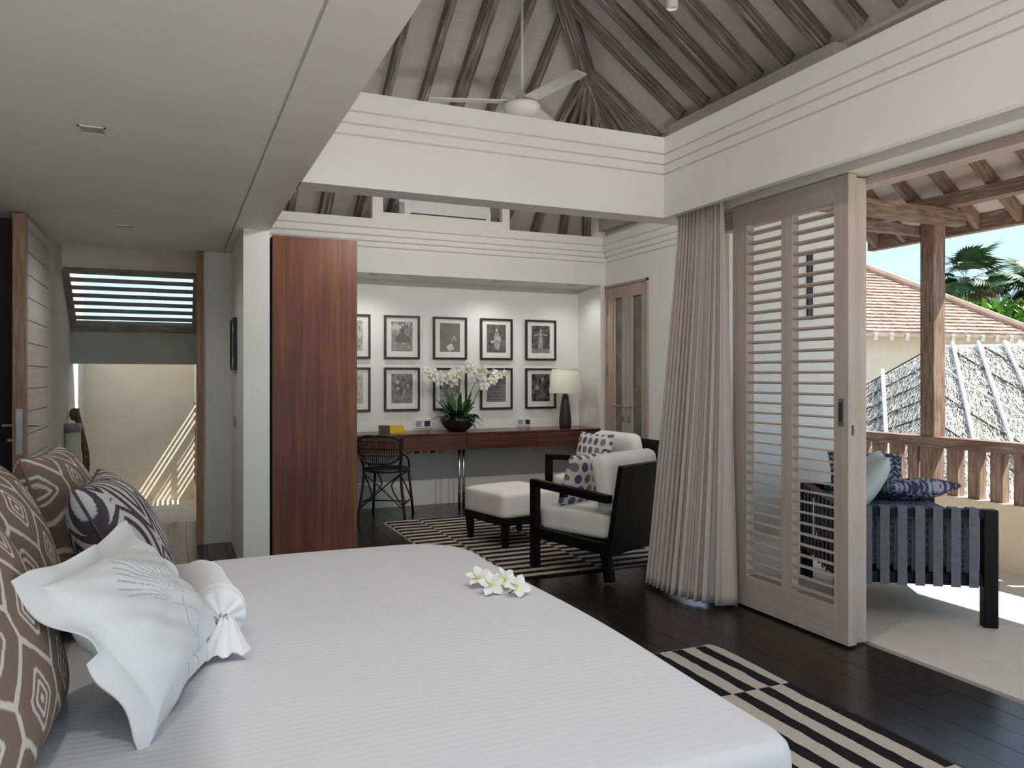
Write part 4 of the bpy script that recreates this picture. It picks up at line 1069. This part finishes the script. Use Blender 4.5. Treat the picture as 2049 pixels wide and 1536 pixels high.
# ================================================================== TERRACE SEAT
e1 = Vector((-.83, .55, 0)).normalized(); ang = math.atan2(e1.y, e1.x)
db = thing('terrace_daybed', 'dark wooden terrace daybed with grey webbing sides', 'daybed', (3.95, 2.705, 0), ang)
# local x runs along the webbed side (away from the open end), local -y towards the far side
WD, LN = .90, .74
for y in (0, -WD):
    for x in (0, LN):
        part('leg', MB().box(x - .035, x + .035, y - .03, y + .03, 0, .62, .004), BLACKW, db)
    part('top_rail', MB().box(.035, LN - .035, y - .028, y + .028, .575, .62, .004), BLACKW, db)
    part('lower_rail', MB().box(.035, LN - .035, y - .02, y + .02, .215, .275, .003), BLACKW, db)
    for i in range(7):
        x = .085 + i * .088
        part('webbing_strap', MB().box(x - .024, x + .024, y - .034, y - .031, .21, .622).box(x - .024, x + .024, y + .031, y + .034, .21, .622).box(x - .024, x + .024, y - .034, y + .034, .622, .625), STRAP, db)
part('back_rail', MB().box(LN - .028, LN + .028, -WD + .03, -.03, .575, .62), BLACKW, db)
part('back_lower_rail', MB().box(LN - .02, LN + .02, -WD + .03, -.03, .215, .275), BLACKW, db)
for i in range(8):
    y = -.09 - i * .1; part('webbing_strap', MB().box(LN - .034, LN - .031, y - .024, y + .024, .21, .622).box(LN + .031, LN + .034, y - .024, y + .024, .21, .622), STRAP, db)
part('seat_frame', MB().box(0, LN, -WD + .03, -.03, .22, .27), BLACKW, db)
IKM = plain('indigo_ikat', (.12, .12, .19), .9, .85, 45, .1, 200)
mt = cushion_mesh('seat_mattress', IKM, LN - .09, WD - .1, .30, .05, .02, db, Matrix.Translation((LN / 2 + .01, -WD / 2, .425)))
def loose(label, loc, w, h, th, pat, rx, rz, name='daybed_cushion'):
    M = Matrix.Translation(db.location) @ Matrix.Rotation(ang, 4, 'Z') @ Matrix.Translation(loc) @ Matrix.Rotation(rz, 4, 'Z') @ Matrix.Rotation(rx, 4, 'X')
    return pillow(name, label, 'cushion', w, h, th, pat, M, n=80, group='cushions on the daybed')
loose('indigo ikat cushion lying flat on the daybed', (.26, -.52, .64), .46, .42, .13, pat_ikat, R(14), R(20))
loose('indigo ikat cushion propped against the far webbed side of the daybed', (.42, -.72, .70), .44, .34, .12, pat_ikat, R(52), R(170))
loose('pale sage cushion leaning at the back of the daybed', (.52, -.32, .72), .42, .36, .15, pat_plain((.60, .67, .66)), R(60), R(80))

# ================================================================== OUTSIDE
ground = struct('ground_outside', MB().box(6.5, 90, -30, 80, -4.3, -4.0), plain('garden_ground', (.26, .24, .19), .9, .4, .5))
# ---- neighbouring tiled roof building
def lerp(a, b, t): return a + (b - a) * t
tb = thing('tiled_house', 'neighbouring house with a terracotta tiled hip roof and cream wall', 'building', (14, 12, -4))
E0, E1 = at(1640, 662, 14.0), at(2075, 686, 15.5)
E1.z = E0.z
R0, R1 = at(1640, 505, 17.0), at(1735, 556, 17.2)
hipend = E1
tiles = MB()
NR, NC = 26, 58
def roofpt(u, v):                       # u along the eave, v up the slope
    a = E0.lerp(E1, u); top = R0.lerp(E1, u); return a.lerp(top, v)
edge = (E1 - E0).normalized(); slope = (R0 - E0).normalized(); nrm = edge.cross(slope).normalized()
if nrm.z < 0: nrm = -nrm
Ls = (R0 - E0).length; Le = (E1 - E0).length
for i in range(NR):
    v0, v1 = i / NR, (i + 1.25) / NR
    for j in range(NC):
        u0, u1 = j / NC, (j + .94) / NC
        if u0 + v0 > 1.0: continue
        off = (.5 / NC) * (i % 2)
        P0 = E0 + edge * Le * (u0 + off) + slope * Ls * v0; P1 = E0 + edge * Le * (u1 + off) + slope * Ls * v0
        P2 = E0 + edge * Le * (u1 + off) + slope * Ls * v1; P3 = E0 + edge * Le * (u0 + off) + slope * Ls * v1
        j1 = random.uniform(.0, .012); h0 = nrm * (.035 + j1); h1 = nrm * .004
        tiles.hexa([P0, P1, P2, P3, P0 + h0, P1 + h0, P2 + h1, P3 + h1])
o = wpart('roof_tiles', tiles, TEAKT, tb); o['kind'] = 'stuff'
wpart('roof_deck', MB().hexa([E0 - nrm * .06, E1 - nrm * .06, E1 - nrm * .06, R0 - nrm * .06, E0, E1, E1, R0]), TEAKT, tb)
wpart('hip_ridge', MB().tube([R0 + nrm * .05, R0.lerp(E1, .5) + nrm * .05, E1 + nrm * .05], .09, 8), TEAKT, tb)
back = (slope - Vector((0, 0, slope.z))).normalized()
for k in range(14):
    p = E0.lerp(E1, .03 + k * .07) - Vector((0, 0, .03)); wpart('eave_rafter', MB().bar(p - back * .05 - Vector((0, 0, .06)), p + back * .5 + Vector((0, 0, .10)), .06, .12), BAMB, tb)
W0, W1 = E0 + back * .45 - Vector((0, 0, .05)), E1 + back * .45 - Vector((0, 0, .05))
wpart('wall', MB().hexa([Vector((W0.x, W0.y, -4)), Vector((W1.x, W1.y, -4)), Vector((W1.x, W1.y, -4)) + back * .3, Vector((W0.x, W0.y, -4)) + back * .3, W0, W1, W1 + back * .3, W0 + back * .3]), PARA, tb)
wpart('fascia', MB().bar(E0 - Vector((0, 0, .02)), E1 - Vector((0, 0, .02)), .03, .10), TEAKT, tb)
# ---- thatched roof in front of it
tr = thing('thatched_pavilion', 'grey thatched pavilion roof tied down with bamboo poles', 'building', (9, 7, -4))
TA = at(1872, 694, 9.6); TB = at(2140, 706, 8.8); TB.z = TA.z                       # ridge
RB0 = at(1905, 1010, 7.2); RB1 = at(2420, 1010, 6.6)                                # foot of right face
LT = at(1690, 790, 10.2); LB = at(1700, 1000, 8.4)
strw = MB()
def face_straw(P00, P10, P01, P11, n, nrm, L):
    for _ in range(n):
        u, v = random.random(), random.random()
        p = P00.lerp(P10, u).lerp(P01.lerp(P11, u), v); d = (P01 - P00).lerp(P11 - P10, u).normalized()
        d = (d + Vector((random.uniform(-.35, .35), random.uniform(-.35, .35), random.uniform(-.15, .15)))).normalized()
        l = L * random.uniform(.5, 1.3); s = d.cross(nrm).normalized() * random.uniform(.004, .010)
        q = p + d * l + nrm * random.uniform(.01, .06); o = len(strw.v)
        strw.v += [tuple(p - s + nrm * .008), tuple(p + s + nrm * .008), tuple(q)]; strw.f.append((o, o + 1, o + 2))
nR_ = (TB - TA).cross(RB0 - TA).normalized(); nR_ = nR_ if nR_.z > 0 else -nR_
nL_ = (LT - TA).cross(RB0 - TA).normalized(); nL_ = nL_ if nL_.z > 0 else -nL_
def slabf(P, n, t=.15): return MB().hexa([P[0] - n * t, P[1] - n * t, P[2] - n * t, P[3] - n * t, P[0], P[1], P[2], P[3]])
wpart('right_slope', slabf([TA, TB, RB1, RB0], nR_), THATB, tr)
wpart('left_slope', slabf([LT, TA, RB0, LB], nL_), THATB, tr)
face_straw(TA, TB, RB0, RB1, 16000, nR_, .22); face_straw(LT, TA, LB, RB0, 9000, nL_, .22)
STRAWM = plain('straw', (.72, .66, .60), .9, .45, 25)
o = wpart('straw', strw, STRAWM, tr); o['kind'] = 'stuff'
wpart('ridge_pole', MB().tube([TA + nR_ * .05 - Vector((0, 0, .06)), TB + nR_ * .05 - Vector((0, 0, .06))], .035, 8), BAMB, tr)
for u in (.14, .34, .54, .74, .94):
    a = TA.lerp(TB, u); b = RB0.lerp(RB1, u * .9 + .02); wpart('bamboo_pole', MB().tube([a + nR_ * .06, b + nR_ * .06], .022, 6), BAMB, tr)
for k in range(9):
    v0 = -.5 + k * .22
    pts = []
    for u in np.linspace(0, 1, 9):
        v = v0 + u * .85
        if 0 <= v <= 1: pts.append(TA.lerp(TB, u).lerp(RB0.lerp(RB1, u), v) + nR_ * .045)
    if len(pts) > 1: wpart('lath', MB().tube(pts, .011, 6), BAMD if k % 3 else BAMB, tr)
for k in range(7):
    v0 = .02 + k * .12; p = TA.lerp(RB0, v0) + nL_ * .045; q = LT.lerp(LB, v0 + .04) + nL_ * .045; wpart('lath', MB().tube([p, q], .011, 6), BAMD, tr)
for u in (.46,):
    a = LT.lerp(TA, u); b = LB.lerp(RB0, u); wpart('bamboo_pole', MB().tube([a + nL_ * .06, b + nL_ * .06], .024, 6), BAMB, tr)
# ---- palms
def fan_frond(L, n=26):
    mb = MB()
    for k in range(n):
        a = R(-82) + R(164) * k / (n - 1); l = L * (.72 + .28 * math.cos(a)) * random.uniform(.9, 1.05); w = L * .045
        d = Vector((math.cos(a), math.sin(a), 0)); s = Vector((-d.y, d.x, 0)) * w
        o = len(mb.v); p1 = d * l * .55 + Vector((0, 0, -.03 * L)); p2 = d * l + Vector((0, 0, -.22 * L - random.uniform(0, .15) * L))
        mb.v += [(0, 0, 0), tuple(p1 - s + Vector((0, 0, .02))), tuple(p1 + s - Vector((0, 0, .02))), tuple(p2)]
        mb.f += [(o, o + 1, o + 2), (o + 1, o + 3, o + 2)]
    mb.tube([(-L * .55, 0, .0), (-L * .2, 0, .03), (0, 0, 0)], L * .012, 5)
    return mb
fg = [fan_frond(1.15).mesh('frond', FROND) for _ in range(3)] + [fan_frond(.95).mesh('frond', FROND2)]
def palm(label, crown, n, seed, rad=.65):
    rr = random.Random(seed)
    t = thing('fan_palm', label, 'tree', (crown.x, crown.y, -4), 0, 'fan palms behind the house'); h = crown.z + 4
    part('trunk', MB().tube([(0.1, 0, 0), (.04, 0, h * .5), (0, 0, h)], .17, 10, .13), TRUNK, t, True)
    for i in range(n):
        az = rr.uniform(0, 6.28); el = R(rr.uniform(-55, 60)); L = rad * rr.uniform(.9, 1.35)
        d = Vector((math.cos(az) * math.cos(el), math.sin(az) * math.cos(el), math.sin(el)))
        M = frame4(Vector((0, 0, h)) + d * L * .75, d, Vector((-d.x * math.sin(el), -d.y * math.sin(el), math.cos(el))).normalized() + Vector((rr.uniform(-.3, .3), rr.uniform(-.3, .3), 0)))
        add('frond', fg[3] if el < R(-30) and rr.random() < .5 else fg[i % 3], t, M @ Matrix.Scale(rad * 1.05, 4))
    return t
palm('tall fan palm rising behind the tiled roof beside the post', at(1930, 555, 21), 24, 3, .62)
palm('fan palm partly cut off beside the taller palm', at(2085, 570, 19), 22, 8, .62)
palm('fan palm mostly hidden behind the terrace post', at(1868, 600, 24), 14, 5, .5)
# ---- leafy shrub crowns
def crown(label, c, rx, rz, n, seed):
    rr = random.Random(seed); t = thing('leafy_tree', label, 'tree', (c.x, c.y, -4), 0, 'leafy trees behind the tiled roof'); h = c.z + 4
    mb = MB()
    for _ in range(n):
        a = rr.uniform(0, 6.28); b = math.acos(rr.uniform(-1, 1)); k = rr.uniform(.55, 1.0)
        p = Vector((rx * k * math.sin(b) * math.cos(a), rx * k * math.sin(b) * math.sin(a), h + rz * k * math.cos(b)))
        d = Vector((rr.uniform(-1, 1), rr.uniform(-1, 1), rr.uniform(-.2, 1))).normalized(); s = d.cross(Vector((rr.uniform(-1, 1), rr.uniform(-1, 1), rr.uniform(-1, 1)))).normalized()
        l = rr.uniform(.16, .32); o = len(mb.v); mb.v += [tuple(p), tuple(p + d * l * .5 + s * l * .2), tuple(p + d * l), tuple(p + d * l * .5 - s * l * .2)]; mb.f.append((o, o + 1, o + 2, o + 3))
    f = part('foliage', mb, FOL, t); f['kind'] = 'stuff'
    part('trunk', MB().tube([(0, 0, 0), (0, 0, h)], .12, 8), TRUNK, t)
crown('bright green leafy tree beyond the hip of the tiled roof', at(2010, 660, 19), 1.2, .65, 2600, 1)
crown('bright green leafy tree between the palm trunks', at(1945, 650, 20), .8, .55, 1600, 2)
crown('bright green leafy tree past the end of the tiled roof', at(2110, 665, 18.5), 1.3, .7, 2000, 4)
